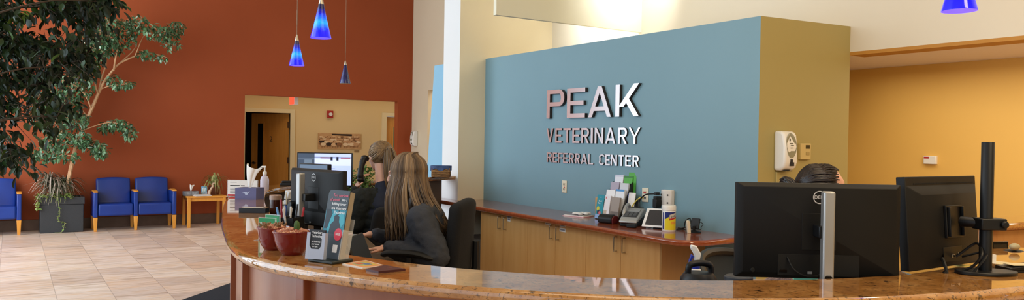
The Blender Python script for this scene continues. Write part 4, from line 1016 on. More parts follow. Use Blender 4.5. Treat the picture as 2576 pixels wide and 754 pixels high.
tg = thing('tumbler', 'dark brown drinking tumbler with pale rim beside the sorter', 'tumbler', (q.x, q.y, DZ+RZ_))
MB(M('cola brown', '3a1c12', .12)).lathe([(0, 0), (.028, 0), (.033, .22), (.033, .23), (0, .23)], 24).build('cup', tg)
MB(M('pale lid', '9b8070', .3)).lathe([(.035, .222), (.035, .245), (.03, .25), (0, .25)], 24).build('lid', tg)
q = ondesk(722, 565, 4.0)
tag(MB(BLACK2).box(-.065, .10, -.055, .08, 0, .11).build('drawer_box', loc=(q.x, q.y, DZ), rz=FACE-.3, bevel=.004), 'low black drawer box under the pen caddy', 'box')
pc = thing('pen_cup', 'black desk caddy holding pens near the sideways monitor', 'pen holder', (q.x, q.y, DZ+.11), FACE-.3)
MB(BLACK2).box(-.07, .07, -.05, .05, 0, .006).box(-.07, -.066, -.05, .05, 0, .19).box(.066, .07, -.05, .05, 0, .19).box(-.07, .07, -.05, -.046, 0, .19).box(-.07, .07, .046, .05, 0, .19).box(-.002, .002, -.05, .05, 0, .19).build('caddy', pc, smooth=False)
r = random.Random(2); PENS = ['c8ccd4', '2a4d9a', 'd8d8d8', '8a2030', 'e8e6e2', '6aa0d8', '30343c', 'd8d8d8', 'b02a3a']
for i, c in enumerate(PENS):
    x, y = -.055+.013*i, r.uniform(-.03, .03); pn = thing('pen', {'2a4d9a': 'dark blue', 'c8ccd4': 'silver', 'd8d8d8': 'pale grey', '8a2030': 'maroon', 'e8e6e2': 'white', '6aa0d8': 'light blue', '30343c': 'charcoal', 'b02a3a': 'bright red'}[c]+' pen standing in the black desk caddy', 'pen', Vector((q.x, q.y, DZ+.117))+RZ(FACE-.3) @ Vector((x, y, 0)), 0, 'pens in the caddy')
    d = Vector((r.uniform(-.05, .05), r.uniform(-.05, .05), .24+r.uniform(-.02, .03)))
    MB(M('pen '+c, c, .35)).tube([(0, 0, 0), d*.75], .005, 8).build('barrel', pn)
    MB(M('pen '+c, c, .35)).tube([d*.75, d], [.006, .0055], 8).build('cap', pn)
q = ondesk(728, 510, 4.45); q.z += RZ_
tag(MB(BLACK).prism([(-.10, 0), (.10, .0), (.12, .22), (.10, .23), (-.11, .05)], -.06, .06, axis='y').build('paper_tray', loc=q, rz=FACE-.75, bevel=.006), 'slanted black paper tray rising behind the pen caddy', 'tray')
q = ondesk(728, 470, 5.0)
tag(MB(M('white desk stand', 'd7dae2', .4)).prism([(-.09, 0), (.03, 0), (.03, .02), (.0, .30), (.02, .36), (-.01, .37), (-.06, .06)], -.035, .035, axis='y').build('document_stand', loc=(q.x, q.y, DZ), rz=FACE-.2, bevel=.004), 'white angled document stand left of the sideways monitor', 'document stand')
q = ondesk(812, 596, 3.85)
tag(MB(BLACK2).box(-.15, .15, -.13, .13, 0, .155).build('file_box', loc=(q.x, q.y, DZ), rz=FACE-.4, bevel=.004), 'black file box under the grey ring binder', 'box')
DZ0 = DZ; DZ = .945
bk = thing('binder', 'grey ring binder lying flat under loose papers on work desk', 'binder', (q.x, q.y, DZ), FACE-.4)
MB(M('grey binder', '7c858c', .5)).box(-.14, .14, -.12, .12, 0, .005).box(-.14, .14, -.12, .12, .065, .07).box(-.14, -.135, -.12, .12, 0, .07).build('cover', bk, smooth=False)
MB(PAPER).box(-.13, .13, -.115, .115, .006, .062).build('sheets', bk, smooth=False)
for i, (c, dz, a, lab) in enumerate((('e8e4e6', .071, .2, 'white paper sheet loose on the grey binder'), ('d9b9c9', .076, -.25, 'pink paper sheet topmost on the grey binder'))):
    tag(MB(M('sheet '+c, c, .7)).box(-.10, .12, -.07, .08, 0, .004).build('paper_sheet', loc=(q.x+.01*i, q.y, DZ+dz), rz=FACE-.4+a, smooth=False), lab, 'paper')
tag(MB(WHITE).tube([(-.07, 0, 0), (.07, .02, 0)], .007, 10).build('marker', loc=(q.x, q.y-.0, DZ+.088), rz=FACE), 'white marker pen on top of the loose papers', 'marker')
DZ = DZ0
# telephone / slanted black terminal near the first woman
q = ondesk(905, 615, 3.55)
kt = thing('desk_phone', 'black slanted desk terminal seen edge on before the grey sweatshirt', 'desk terminal', (q.x, q.y, DZ), FACE+math.radians(84))
MB(BLACK).box(-.10, .10, -.08, .09, 0, .02).build('foot', kt, bevel=.004)
SL = T(0, -.06, .03) @ RX(math.radians(-22))
MB(BLACK2).box(-.12, .12, -.012, .012, .03, .25, SL).build('panel', kt, bevel=.006)
MB(CHROME).box(-.1225, -.1205, -.008, -.003, .04, .225, SL).build('edge_strip', kt, smooth=False)
MB(BLACK).tube([(0, .03, .02), (0, .06, .10), (0, .045, .14)], [.03, .025, .02], 10).build('leg', kt)
MB(BLACK2).tube(catmull([(-.03, .06, .10), (-.03, .1, .17), (-.03, .1, .225), (-.03, .06, .245)], 4), .028, 10).build('handset', kt)

# behind: plant, box, cup on the second desk
q = ondesk(908, 440, 6.75)
pp = thing('desk_plant', 'bushy green plant in pot behind the telephone handset', 'potted plant', (q.x, q.y, DZ))
MB(M('dark pot', '2c3a40', .5)).lathe([(0, 0), (.06, 0), (.08, .22), (.075, .22), (.07, .2), (0, .2)], 20).build('pot', pp)
lv = MB(tinted('bushy leaf', [(0, '3a5a2a'), (.5, '5c8040'), (1, '8fae62')], .5)); r = random.Random(6); sm = MB(M('plant stem', '5a6a34', .7))
for i in range(26):
    a, t_ = r.uniform(0, 2*PI), r.uniform(.3, 1); e = Vector((math.cos(a)*.11*t_, math.sin(a)*.11*t_, .26+.17*r.random())); sm.tube([(0, 0, .19), e*.6+Vector((0, 0, .1)), e], .002, 4)
    for k in range(13): leaf(lv, e+Vector((r.gauss(0, .025), r.gauss(0, .025), r.gauss(0, .03))), Vector((r.uniform(-1, 1), r.uniform(-1, 1), r.uniform(-.5, .8))), r.uniform(.03, .05), .011, r)
sm.build('stem', pp); lv.build('leaves', pp)
q = ondesk(888, 470, 6.1)
tag(MB(M('cyan bottle', '23a9d2', .25)).lathe([(0, 0), (.026, 0), (.03, .02), (.03, .26), (.014, .30), (.014, .33), (0, .33)], 18).build('water_bottle', loc=(q.x, q.y, DZ)), 'bright cyan bottle standing right of the bright screen', 'bottle')
q = ondesk(899, 470, 6.0)
tag(MB(BLACK).box(-.022, .022, -.05, .05, 0, .34).build('speaker', loc=(q.x, q.y, DZ), rz=FACE, bevel=.006), 'tall narrow black box between the cyan bottle and the woman on the phone', 'speaker')
q = ondesk(872, 480, 6.2)
tag(MB(M('aqua box', '7fd0cf', .5)).box(-.06, .06, -.04, .04, 0, .22).build('storage_box', loc=(q.x, q.y, DZ), rz=FACE, bevel=.004), 'pale aqua box under the bright screen', 'box')

# basket on the far end of the counter, bottle on the back counter
q = on_z(1109, 446, TOPZ)
bs = thing('wicker_basket', 'woven brown basket with blue cloth liner on the counter end', 'basket', (4.02, 7.62, TOPZ), FACE)
def wick(name):
    t = NT(name); v = t.coord((1, 1, 1)); w_ = t.n('ShaderNodeTexWave', wave_type='BANDS', bands_direction='Z'); w_.inputs['Scale'].default_value = 26; w_.inputs['Distortion'].default_value = 3; t.l(v, w_.inputs[0])
    t.l(t.ramp(w_.outputs['Fac'], [(.2, '4a2f18'), (.6, '9a6e3e'), (.9, 'b98d58')]), t.b.inputs['Base Color']); t.bump(w_.outputs['Fac'], .6, .01); t.set(Roughness=.7); return t.m
m = MB(wick('wicker')); 
for a in (0, 1, 2, 3):
    pass
m.prism([(-.105, -.07), (.105, -.07), (.105, .07), (-.105, .07)], 0, .11); m.build('basket', bs, bevel=.012)
def cl(u, v):
    a = 2*PI*u; s = .112+.004*math.sin(9*a); cx, sy = math.cos(a), math.sin(a); k = 1/max(abs(cx), abs(sy)*1.0)
    return (max(-1, min(1, cx*1.25))*s, max(-1, min(1, sy*1.25))*s*.68, .13-.045*v*(1+.35*math.sin(7*a))+.0*k)
MB(M('navy cloth', '33466f', .9, var=('50658f', 20, (1, 1, 1)))).surf(cl, 48, 4).box(-.10, .10, -.065, .065, .112, .122).build('cloth_liner', bs)
q = Vector((4.42, 8.42, .807))
sb2 = thing('spray_bottle', 'white bottle with orange red cap half hidden by the blonde hair', 'bottle', q)
MB(WHITE).lathe([(0, 0), (.042, 0), (.045, .01), (.045, .16), (.03, .20), (.018, .22), (.018, .235), (0, .235)], 20).build('body', sb2)
MB(M('orange cap', 'd8502a', .35)).lathe([(.025, .22), (.027, .29), (.02, .31), (0, .31)], 18).build('cap', sb2)

# ------------------------------------------------------------------ on the back counter
BZ = .807
def onbc(px, py): q = on_z(px, py, BZ); return Vector((q.x, q.y, BZ))
q = onbc(1455, 543)
tag(MB(M('pink edge papers', 'cf9fae', .6)).box(-.12, .12, -.09, .09, 0, .004).use(PAPER).box(-.11, .115, -.085, .085, .004, .011).use(M('photo print', '9a8f96', .5)).box(-.09, .05, -.07, .06, .011, .0125).build('magazine', loc=q, rz=-PI/2+.3, smooth=False), 'flat stack of magazines left of the leaflet tower', 'magazine')
m = MB(M('clear wrap', 'e9ecef', .25)); r = random.Random(3)
for i in range(7): m.ball((r.uniform(-.06, .06), r.uniform(-.04, .04), .014), (r.uniform(.02, .045), r.uniform(.02, .035), .013), 2, rot=RZ(r.uniform(0, 3)))
tag(m.build('plastic_wrap', loc=q+Vector((.02, -.03, .0125))), 'crumpled white plastic wrap on the stack of magazines', 'wrapping')
tag(MB(M('tan cardboard', 'c79c66', .7)).box(-.045, .045, -.02, .02, 0, .175).build('cardboard_box', loc=(4.655, 5.62, BZ), rz=-PI/2+.2, bevel=.003), 'plain tan cardboard box behind the turquoise leaflet', 'box')
# turquoise leaflet
tl_ = thing('leaflet_holder', 'turquoise leaflet in a single clear holder left of the tower', 'leaflet holder', (4.47, 5.42, BZ), -PI/2-.05)
A = RX(-.15)
m = MB(M('turquoise card', '1f93a8', .5)).box(-.05, .05, -.004, .0, .005, .222, A); m.use(WL).text('Blood', .02, A @ T(0, -.0046, .165) @ FRONT, .01).text('Test', .02, A @ T(-.012, -.0046, .145) @ FRONT, .01).text('health', .01, A @ T(0, -.0046, .20) @ FRONT)
m.use(M('yellow print', 'd9cf3e', .5)).prism([(-.02+.02*math.cos(a), .095+.022*math.sin(a)) for a in [2*PI*k/16 for k in range(16)]], -.0046, -.004, A, axis='y')
m.use(M('navy print', '2b2f4a', .5)).prism([(-.01+.02*math.cos(a), .065+.02*math.sin(a)) for a in [2*PI*k/16 for k in range(16)]], -.0049, -.004, A, axis='y')
m.use(M('coral print', 'd86a72', .5)).prism([(.012+.016*math.cos(a), .058+.016*math.sin(a)) for a in [2*PI*k/16 for k in range(16)]], -.0052, -.004, A, axis='y')
m.use(M('pale blue print', '8fb4e6', .5)).box(-.05, .05, -.0046, -.004, .006, .045, A); m.build('leaflet', tl_, smooth=False)
MB(BLACK2).box(-.052, .052, .001, .04, 0, .19, A).build('holder', tl_, bevel=.003)
# leaflet tower
tw = thing('leaflet_tower', 'four tier black leaflet tower crammed with white and green brochures', 'leaflet rack', (4.56, 5.30, BZ), -PI/2+.12)
DK = M('smoke acrylic', '2a2b2a', .15)
MB(DK).prism([(-.09, 0), (.11, 0), (.11, .34), (.095, .34), (-.07, .03), (-.09, .03)], .112, .116, axis='x').prism([(-.09, 0), (.11, 0), (.11, .34), (.095, .34), (-.07, .03), (-.09, .03)], -.116, -.112, axis='x').box(-.112, .112, -.09, .11, 0, .006).box(-.112, .112, .10, .106, 0, .33).build('rack', tw, smooth=False)
BRO = [(-.056, 0, 'e8e6ee', .215, 'c2b2a2'), (.056, 0, '9a8f88', .205, '6a5f58'), (-.056, 1, 'ececf0', .265, 'b9b2c0'), (.056, 1, 'e6eaf2', .275, '3f8fd2'), (-.056, 2, 'a9a0b4', .335, '7a7080'), (.056, 2, 'c9cdd8', .33, '9a98a8'), (-.056, 3, 'dfe3f0', .40, 'c6cbe0'), (.056, 3, '4fa63e', .395, '2f7a2c')]
for x, row, c, ht, c2 in BRO:
    X = T(x, -.075+row*.045, .006) @ RX(-.16)
    m = MB(M('leaflet '+c, c, .5)).box(-.05, .05, -.006, .012, 0, ht, X)
    m.use(M('leaflet '+c2, c2, .5))
    if row == 1 and x > 0 or row == 3: m.box(-.05, .05, -.0066, -.006, ht-.018, ht, X)
    else: m.box(-.045, .02 if x < 0 else .045, -.0066, -.006, .03, ht*.38, X)
    if (x, row) == (-.056, 0): m.use(M('red dot', 'd0403a')).box(-.006, .004, -.0068, -.006, ht-.03, ht-.012, X)
    tag(m.build('leaflet', loc=tw.location, rz=-PI/2+.12, smooth=False), {('e8e6ee', 0): 'white leaflet with red mark, front left pocket of the tower', ('9a8f88', 0): 'grey brown photo leaflet, front right pocket of the tower', ('ececf0', 1): 'plain white leaflet, second tier left of the tower', ('e6eaf2', 1): 'white leaflet with blue top band, second tier of the tower', ('a9a0b4', 2): 'mauve grey photo leaflet, third tier left of the tower', ('c9cdd8', 2): 'pale photo leaflet, third tier right of the tower', ('dfe3f0', 3): 'pale blue leaflet, top tier left of the tower', ('4fa63e', 3): 'bright green leaflet, top tier right of the tower'}[(c, row)], 'leaflet')
X = T(.10, .085, .006) @ RX(-.1)
tag(MB(M('leaflet 4fa63e', '4fa63e')).box(-.05, .04, 0, .006, .03, .425, X).build('leaflet', loc=tw.location, rz=-PI/2+.12, smooth=False), 'tallest green leaflet at the very back of the tower', 'leaflet')
sp2 = thing('card_stand', 'small dark stand of white folded cards right of the tower', 'card holder', (4.60, 5.135, BZ), -PI/2+.2)
MB(DK).prism([(-.03, 0), (.06, 0), (.06, .20), (.05, .20), (-.03, .04)], -.045, .04, axis='x').build('stand', sp2, smooth=False)
MB(PAPER).box(-.04, .03, -.02, -.012, .10, .255, RX(-.2)).use(M('blue card', '6a7fc0', .5)).box(-.045, -.04, -.02, .0, .10, .25, RX(-.2)).build('cards', sp2, smooth=False)
# receipt printer roll unit
q = onbc(1527, 560)
rp = thing('check_scanner', 'low black rounded scanner with dark red end on the countertop', 'scanner', (4.33, 5.11, BZ), -PI/2+.25)
MB(BLACK).prism([(-.045, 0), (.045, 0), (.05, .03), (.04, .065), (.01, .078), (-.025, .075), (-.05, .05), (-.052, .02)], -.085, .06, axis='x').build('body', rp, bevel=.012, seg=3)
MB(M('dark red end', '5a1c20', .4)).prism([(-.045, 0), (.045, 0), (.05, .03), (.04, .06), (.01, .072), (-.025, .07), (-.05, .045)], .061, .075, axis='x').build('end_cap', rp, bevel=.008)
# card terminal
ct = thing('card_terminal', 'silver card payment terminal with keypad on black base', 'card terminal', (4.42, 4.90, BZ), -PI/2+.55)
TS = M('terminal silver', 'a8abae', .35, .3)
MB(BLACK).prism([(-.10, 0), (.11, 0), (.115, .07), (-.10, .025)], -.052, .052, axis='x').build('base', ct, bevel=.006)
MB(TS).prism([(-.115, .024), (.10, .072), (.10, .115), (.05, .12), (-.10, .055), (-.118, .04)], -.055, .055, axis='x').build('housing', ct, bevel=.008)
SL = T(0, -.02, .0925) @ RX(math.radians(23.4))
MB(M('terminal display', '8f959c', .15)).box(-.04, .04, .015, .055, -.001, .002, SL).build('display', ct, smooth=False)
kp = MB(M('dark key', '3a3c40', .5))
kp.box(-.042, .042, -.06, .01, -.0015, .001, SL); kp.build('keypad', ct, smooth=False)
kk = MB(M('key tops', '5a5d62', .5))
for i in range(4):
    for j in range(3): kk.box(-.034+j*.025, -.016+j*.025, -.055+i*.016, -.044+i*.016, .001, .003, SL)
kk.build('keys', ct, smooth=False)
MB(TS).tube(catmull([(-.05, -.03, .075), (-.05, .0, .12), (-.05, .06, .145), (-.05, .10, .12)], 4), .011, 8).build('card_slot', ct)
MB(BLACK).box(-.03, .04, .06, .10, .117, .124).build('printer_lid', ct, bevel=.002)
ct.scale = (1.4, 1.35, 1.15)
# tablet
tbx = thing('tablet', 'white framed tablet leaning back on a stand behind the wipes', 'tablet', (4.40, 4.60, BZ), -PI/2+.45)
SL = T(0, 0, .012) @ RX(math.radians(-42))
MB(M('tablet white', 'e8e9ec', .25)).box(-.125, .125, -.004, .004, 0, .19, SL).build('frame', tbx, bevel=.003)
MB(M('dark tablet glass', '3a3b40', .08)).box(-.10, .10, -.005, -.004, .018, .172, SL).build('screen', tbx, smooth=False)
MB(BLACK).prism([(0, 0), (.14, 0), (.13, .10), (.02, .012)], -.03, .03, axis='x').build('stand', tbx, bevel=.003)
tag(MB(BLACK).box(-.04, .04, -.02, .02, 0, .03).build('adapter_brick', loc=(4.27, 4.75, BZ), rz=-PI/2+.4, bevel=.006), 'small black power brick in front of the tablet', 'adapter')
# wipes
wp = thing('wipes_tub', 'white tub of disinfecting wipes with blue and yellow label', 'wipes tub', tuple(onbc(1682, 581)), FACE)
MB(WHITE).lathe([(0, 0), (.050, 0), (.0535, .006), (.0535, .165), (.050, .17), (0, .17)], 40).build('tub', wp)
MB(WHITE).lathe([(.056, .168), (.056, .198), (.052, .207), (.0, .209)], 40).build('lid', wp)
def wrap(m, pts, R=.0539, h=0):
    """a flat outline (arc length, height) bent round the tub"""
    m.add([((R)*math.sin(p[0]/R), -(R)*math.cos(p[0]/R), p[1]) for p in pts], [tuple(range(len(pts)))])
lab = MB(M('label navy', '1d2c78', .4))
def strip(m, mat, f0, f1, x0, x1, R, n=14):
    m.use(mat); vs = []
    for i in range(n+1):
        x = x0+(x1-x0)*i/n; vs += [(R*math.sin(x/R), -R*math.cos(x/R), f0(x)), (R*math.sin(x/R), -R*math.cos(x/R), f1(x))]
    m.add(vs, [(2*i, 2*i+2, 2*i+3, 2*i+1) for i in range(n)])
strip(lab, M('label navy', '1d2c78'), lambda x: .014, lambda x: .155, -.045, .075, .0538)
strip(lab, M('label yellow', 'e3d22c', .4), lambda x: .014, lambda x: min(.15, .095+.04*(x+.045)/.06-.0*x) if x < .01 else .13, -.045, .075, .0540)
strip(lab, M('label grey', 'c9c4b8', .4), lambda x: .105+(x*.15), lambda x: .135+(x*.3), -.005, .07, .0542)
strip(lab, M('label red', 'b8242c', .4), lambda x: .092+(x*.25), lambda x: .104+(x*.25), -.008, .07, .0544)
strip(lab, M('label orange', 'e2a13c', .4), lambda x: .06, lambda x: .082, .005, .06, .0542)
strip(lab, M('label navy', '1d2c78'), lambda x: .02, lambda x: .15, -.068, -.052, .0538, 4)
vs, fs_ = text_mesh('Lysol', .012); k = .030
lab.use(M('label script', '3a3f55', .4)).add([(.0546*math.sin((v[0]*k+.02)/.0546), -.0546*math.cos((v[0]*k+.02)/.0546), .122+v[1]*k+v[0]*k*.25) for v in vs], fs_)
lab.build('label', wp, angle=80)
# little black holder with a pale clip
q = onbc(1745, 583)
dv = thing('card_reader', 'small black square reader on stand at the countertop end', 'card reader', (4.50, 4.28, BZ), -PI/2+.35)
MB(BLACK).lathe([(0, 0), (.055, 0), (.055, .008), (.03, .014), (.012, .02), (0, .02)], 24).build('base', dv)
MB(BLACK).box(-.035, .035, -.012, .006, .03, .115, RX(-.35)).build('square_head', dv, bevel=.004)
MB(BLACK).tube([(0, 0, .015), (0, .0, .05)], .012, 8).build('stem', dv)
MB(CABLE).tube(catmull([(.03, .02, .09), (.06, .03, .07), (.05, .02, .045), (.06, -.01, .03), (.03, -.03, .025)], 5), .003, 6).build('cord', dv)
tag(MB(M('ivory clip', 'e0d6bd', .5)).prism([(-.012, 0), (.012, 0), (.004, .085), (-.006, .10), (-.024, .095), (-.022, .08)], -.012, .012, axis='y').build('clip', loc=(4.44, 4.275, BZ), rz=FACE+.2, bevel=.003), 'ivory plastic clip standing against the small black reader', 'clip')
tag(MB(M('yellow cable', 'd2c15a', .5)).tube(catmull([(4.676, 5.052, 1.02), (4.64, 5.06, 1.02), (4.62, 5.10, .98), (4.60, 5.12, .92), (4.58, 5.05, BZ+.01), (4.56, 4.99, BZ+.006)], 6), .0055, 8).build('network_cable'), 'yellow network cable dropping from the data outlet', 'cable')
tag(MB(CABLE).tube(catmull([(4.60, 4.81, 1.075), (4.58, 4.92, 1.06), (4.60, 5.02, 1.0), (4.58, 5.0, .93), (4.55, 4.88, .86), (4.54, 4.80, BZ+.006), (4.52, 4.86, BZ+.006)], 6), .006, 8).box(-.02, .02, -.012, .012, -.012, .012, T(4.60, 4.805, 1.075)).build('power_cable'), 'black power cable looping down from the white wall box', 'cable')
tag(MB(CABLE).tube(catmull([(4.60, 4.55, BZ+.004), (4.58, 4.47, BZ+.01), (4.57, 4.44, .88), (4.60, 4.42, .90), (4.58, 4.40, .86), (4.56, 4.44, BZ+.02), (4.50, 4.47, BZ+.006), (4.55, 4.42, BZ+.006)], 6), .004, 8).build('usb_cable'), 'thin black cable coiled between the wipes and the small reader', 'cable')

# ------------------------------------------------------------------ behind the right monitor
q = at(1752, 705, 3.0); DZ2 = .79
pb = thing('spray_bottle', 'white spray bottle with blue trigger right of the cabinets', 'spray bottle', (2.30, 2.18, DZ2), FACE)
q = at(1750, 690, 3.0)
pb.location = (q.x, q.y, DZ2); pb.scale = (1.05, 1.05, 1.08)
MB(M('cloudy bottle', 'dcdad6', .35)).lathe([(0, 0), (.036, 0), (.038, .01), (.038, .12), (.03, .165), (.020, .18), (.0195, .205), (.015, .21), (0, .21)], 24).build('body', pb)
MB(M('trigger blue', '27369c', .35)).lathe([(.0145, .205), (.0145, .222), (0, .222)], 16).prism([(-.018, .262), (-.026, .24), (-.028, .215), (-.022, .215), (-.018, .238), (-.008, .255)], -.007, .007, axis='y').build('trigger', pb, bevel=.002)
MB(WHITE).prism([(-.008, .222), (.011, .222), (.013, .245), (.018, .262), (.0, .292), (-.02, .296), (-.022, .284), (-.008, .262)], -.010, .010, axis='y').build('spray_head', pb, bevel=.004)
q = at(1757, 700, 2.86)
jg = thing('wipes_canister', 'squat black canister with carrying handle beside the spray bottle', 'canister', (q.x, q.y, DZ2), FACE+.3); jg.scale = (.95, .95, 1.)
MB(BLACK).lathe([(0, 0), (.072, 0), (.078, .01), (.078, .16), (.072, .18), (.074, .185), (.070, .215), (.055, .235), (0, .24)], 32).build('body', jg)
MB(BLACK).tube(catmull([(-.045, 0, .22), (-.045, 0, .25), (-.036, 0, .265), (.0, 0, .27), (.04, 0, .265), (.055, 0, .25), (.055, 0, .21)], 4), .012, 10).build('handle', jg)
q = at(1858, 700, 2.75)
tag(MB(M('grey cap', '3c3f45', .5)).lathe([(0, 0), (.05, 0), (.05, .24), (.045, .245), (.03, .238), (.0, .236)], 24).build('travel_mug', loc=(q.x, q.y, DZ2)), 'dark grey travel mug lid under the right monitor edge', 'mug')
q = at(1938, 705, 2.82)
m = MB(M('mauve fleece', '9a7a6c', .95, var=('b89a8a', 30, (1, 1, 1)), bump=(200, .6)))
m.box(-.11, .11, -.09, .09, 0, .205)
m.lathe([(.028, 0), (.030, .012), (.055, .022), (.08, .012), (.082, 0)], 28, T(0, -.09, .175) @ RX(PI/2))
tag(m.build('folded_towel', loc=(q.x, q.y, DZ2), rz=FACE, bevel=.02), 'folded mauve brown towel under the right monitor', 'towel')
for px, w_, c, lab in ((2025, .085, '7fd8b4', 'mint green folder standing on the desk under the right monitor'), (2120, .07, '5aa02c', 'leaf green packet standing under the right monitor'), (2180, .07, '7a4a86', 'purple packet standing under the right monitor')):
    q = at(px, 705, 2.75)
    tag(MB(M('packet '+c, c, .5)).box(-w_/2, w_/2, -.01, .01, 0, .242).use(M('pale print', 'd5dfe0', .5)).box(-w_*.3, w_*.3, -.0108, -.01, .215, .232).build('packet' if '8' not in c[:1] and px > 2100 else 'folder', loc=(q.x, q.y, DZ2), rz=FACE, smooth=False), lab, 'packet' if px > 2100 else 'folder')
# things beyond the pole
q = on_z(2440, 660, TOPZ); q2 = at(2527, 640, 3.2)
pf = thing('photo_frame', 'small black photo frame with golden picture right of the pole', 'photo frame', (q2.x, q2.y, .79), FACE+.25)
MB(BLACKG).box(-.045, .045, -.008, .008, .20, .325, RX(-.1)).use(BLACK).box(-.035, .035, .0, .03, 0, .2).build('frame', pf, bevel=.002)
m = MB(M('photo dark', '2a241c', .3)).box(-.034, .034, -.0095, -.008, .212, .313, RX(-.1)); m.use(M('golden print', 'c99a2c', .4)).prism([(-.012+.018*math.cos(a), .262+.03*math.sin(a)) for a in [2*PI*k/14 for k in range(14)]], -.0105, -.009, RX(-.1), axis='y'); m.build('picture', pf, smooth=False)
q = at(2550, 640, 3.15)
bk2 = MB(BLACK).ball((0, 0, .27), (.06, .05, .035), 3).box(-.05, .05, -.04, .04, 0, .26)
tag(bk2.build('black_bag', loc=(q.x, q.y, .79), rz=FACE), 'rounded black pouch in front of the ledge at far right', 'pouch')
q = at(2552, 636, 3.12); tag(MB(M('cream ball', 'a39c7e', .6)).ball((0, 0, .012), (.026, .018, .014), 3).build('stress_ball', loc=(q.x, q.y, .79+.305)), 'cream rounded knob shaped ball on the black pouch', 'ball')
q = on_z(2515, 672, TOPZ); tag(MB(M('cream dish', 'd9cba0', .4)).lathe([(0, 0), (.03, 0), (.042, .016), (.038, .016), (.0, .006)], 24).build('dish', loc=(q.x, q.y, TOPZ)), 'small cream dish on the granite right of the pole', 'dish')
q = on_z(2556, 682, TOPZ); tag(MB(BLACK).box(-.05, .06, -.035, .035, 0, .008).prism([(-.05, .008), (.06, .012), (.06, .026), (-.05, .016)], -.035, .035, axis='y').use(M('cream dish', 'd9cba0')).box(-.03, .05, -.025, .025, .0225, .0245).build('phone_dock', loc=(q.x, q.y, TOPZ), rz=FACE+.1, bevel=.003), 'flat black tray at the right end of the granite', 'tray')
q = on_z(2498, 672, TOPZ); tag(MB(PAPER).box(-.008, .008, -.004, .004, 0, .045).build('card', loc=(q.x, q.y, TOPZ), rz=FACE, smooth=False), 'narrow white card standing just behind the black pole', 'card')
q = on_z(2420, 668, TOPZ); tag(MB(M('yellow note', 'e2d27a', .6)).box(-.02, .02, -.02, .02, 0, .002).build('sticky_note', loc=(q.x, q.y, TOPZ), rz=FACE+.5, smooth=False), 'yellow sticky note on the granite beside the pole base', 'note')
# ------------------------------------------------------------------ people and their chairs
SKIN = M('light skin', 'd8a68c', .5, var=('cf9a80', 9, (1, 1, 1)))
SKIN.node_tree.nodes['Principled BSDF'].inputs['Subsurface Weight'].default_value = .08
def head(m, c, X=None, tilt=0.):
    H = T(*c) @ RX(tilt)
    H = (X @ H) if X else H
    def b(p, r, rot=None): m.ball(p, r, 2, H, rot)
    b((0, -.012, .022), (.073, .092, .086)); b((0, .03, -.02), (.063, .062, .075)); b((0, .04, -.06), (.047, .048, .045)); b((0, .068, -.09), (.022, .019, .016))
    b((0, .083, .028), (.045, .014, .012))                                              # brow
    for s in (-1, 1): b((s*.034, .068, -.028), (.02, .018, .02)); b((s*.074, -.006, -.012), (.011, .020, .031), RZ(-s*.25))
    m.limb((0, .092, .018), (0, .110, -.018), .008, .012, H); b((0, .104, -.022), (.017, .011, .009))
    b((0, .091, -.052), (.022, .011, .006)); b((0, .089, -.062), (.019, .010, .007))
    return H
def eyes(H, par):
    for s in (-1, 1):
        e = MB(M('eye white', 'ece8e2', .2)).ball((s*.031, .080, .006), (.014, .011, .009), 2, H)
        e.use(M('iris', '3a2a1e', .15)).ball((s*.031, .087, .006), (.006, .005, .006), 2, H); e.build('eye', par)
def hand(m, w, d, up, s=1, grip=.0):
    """palm + five fingers from wrist w along d; up = back-of-hand direction; s = thumb side; grip bends the fingers"""
    d = d.normalized(); sd = d.cross(up).normalized()*s; up = sd.cross(d)*s
    m.limb(w, w+d*.04, .021, .024); 
    for k in (-1.3, -.45, .4, 1.25): m.limb(w+d*.03+sd*.012*k, w+d*.085+sd*.0165*k, .014, .0115)
    for k, L in ((1.35, .062), (.45, .072), (-.45, .067), (-1.35, .052)):
        p = w+d*.085+sd*.0165*k; dd = d
        for j, f in enumerate((.45, .32, .23)):
            a = grip*(.5+.4*j); dd = (dd*math.cos(a)-up*math.sin(a)).normalized()
            q = p+dd*L*f*1.25; m.limb(p, q, .0092-.0008*j, .0086-.0008*j); p = q
    p = w+d*.03+sd*.022; q = p+(d*.6+sd*.8-up*.25*(grip > 0)).normalized()*.035; m.limb(p, q, .0125, .0105); m.limb(q, q+(d*.9+sd*.25-up*grip*.6).normalized()*.032, .0105, .0085)
def torso(m, k, zs, lean=0.):
    """k thickens the shape into a garment"""
    for z, rx, ry, y in zs: m.ball((0, y, z), (rx+k, ry+k, .085), 2)
TZ = [(.60, .165, .125, 0), (.66, .16, .125, 0), (.73, .145, .115, .01), (.80, .142, .11, .015), (.87, .15, .112, .015), (.94, .158, .112, .01), (1.0, .155, .105, .0), (1.05, .12, .085, -.005)]
def legs(m, k=0.):
    for s in (-1, 1):
        m.limb((s*.09, .0, .60), (s*.12, .42, .60), .085+k, .06+k, sub=2); m.limb((s*.12, .42, .59), (s*.12, .40, .14), .058+k, .042+k, sub=2)
def feet(m):
    for s in (-1, 1): m.limb((s*.12, .40, .13), (s*.12, .40, .06), .038, .04); m.limb((s*.12, .39, .042), (s*.12, .55, .032), .042, .03, sub=2)
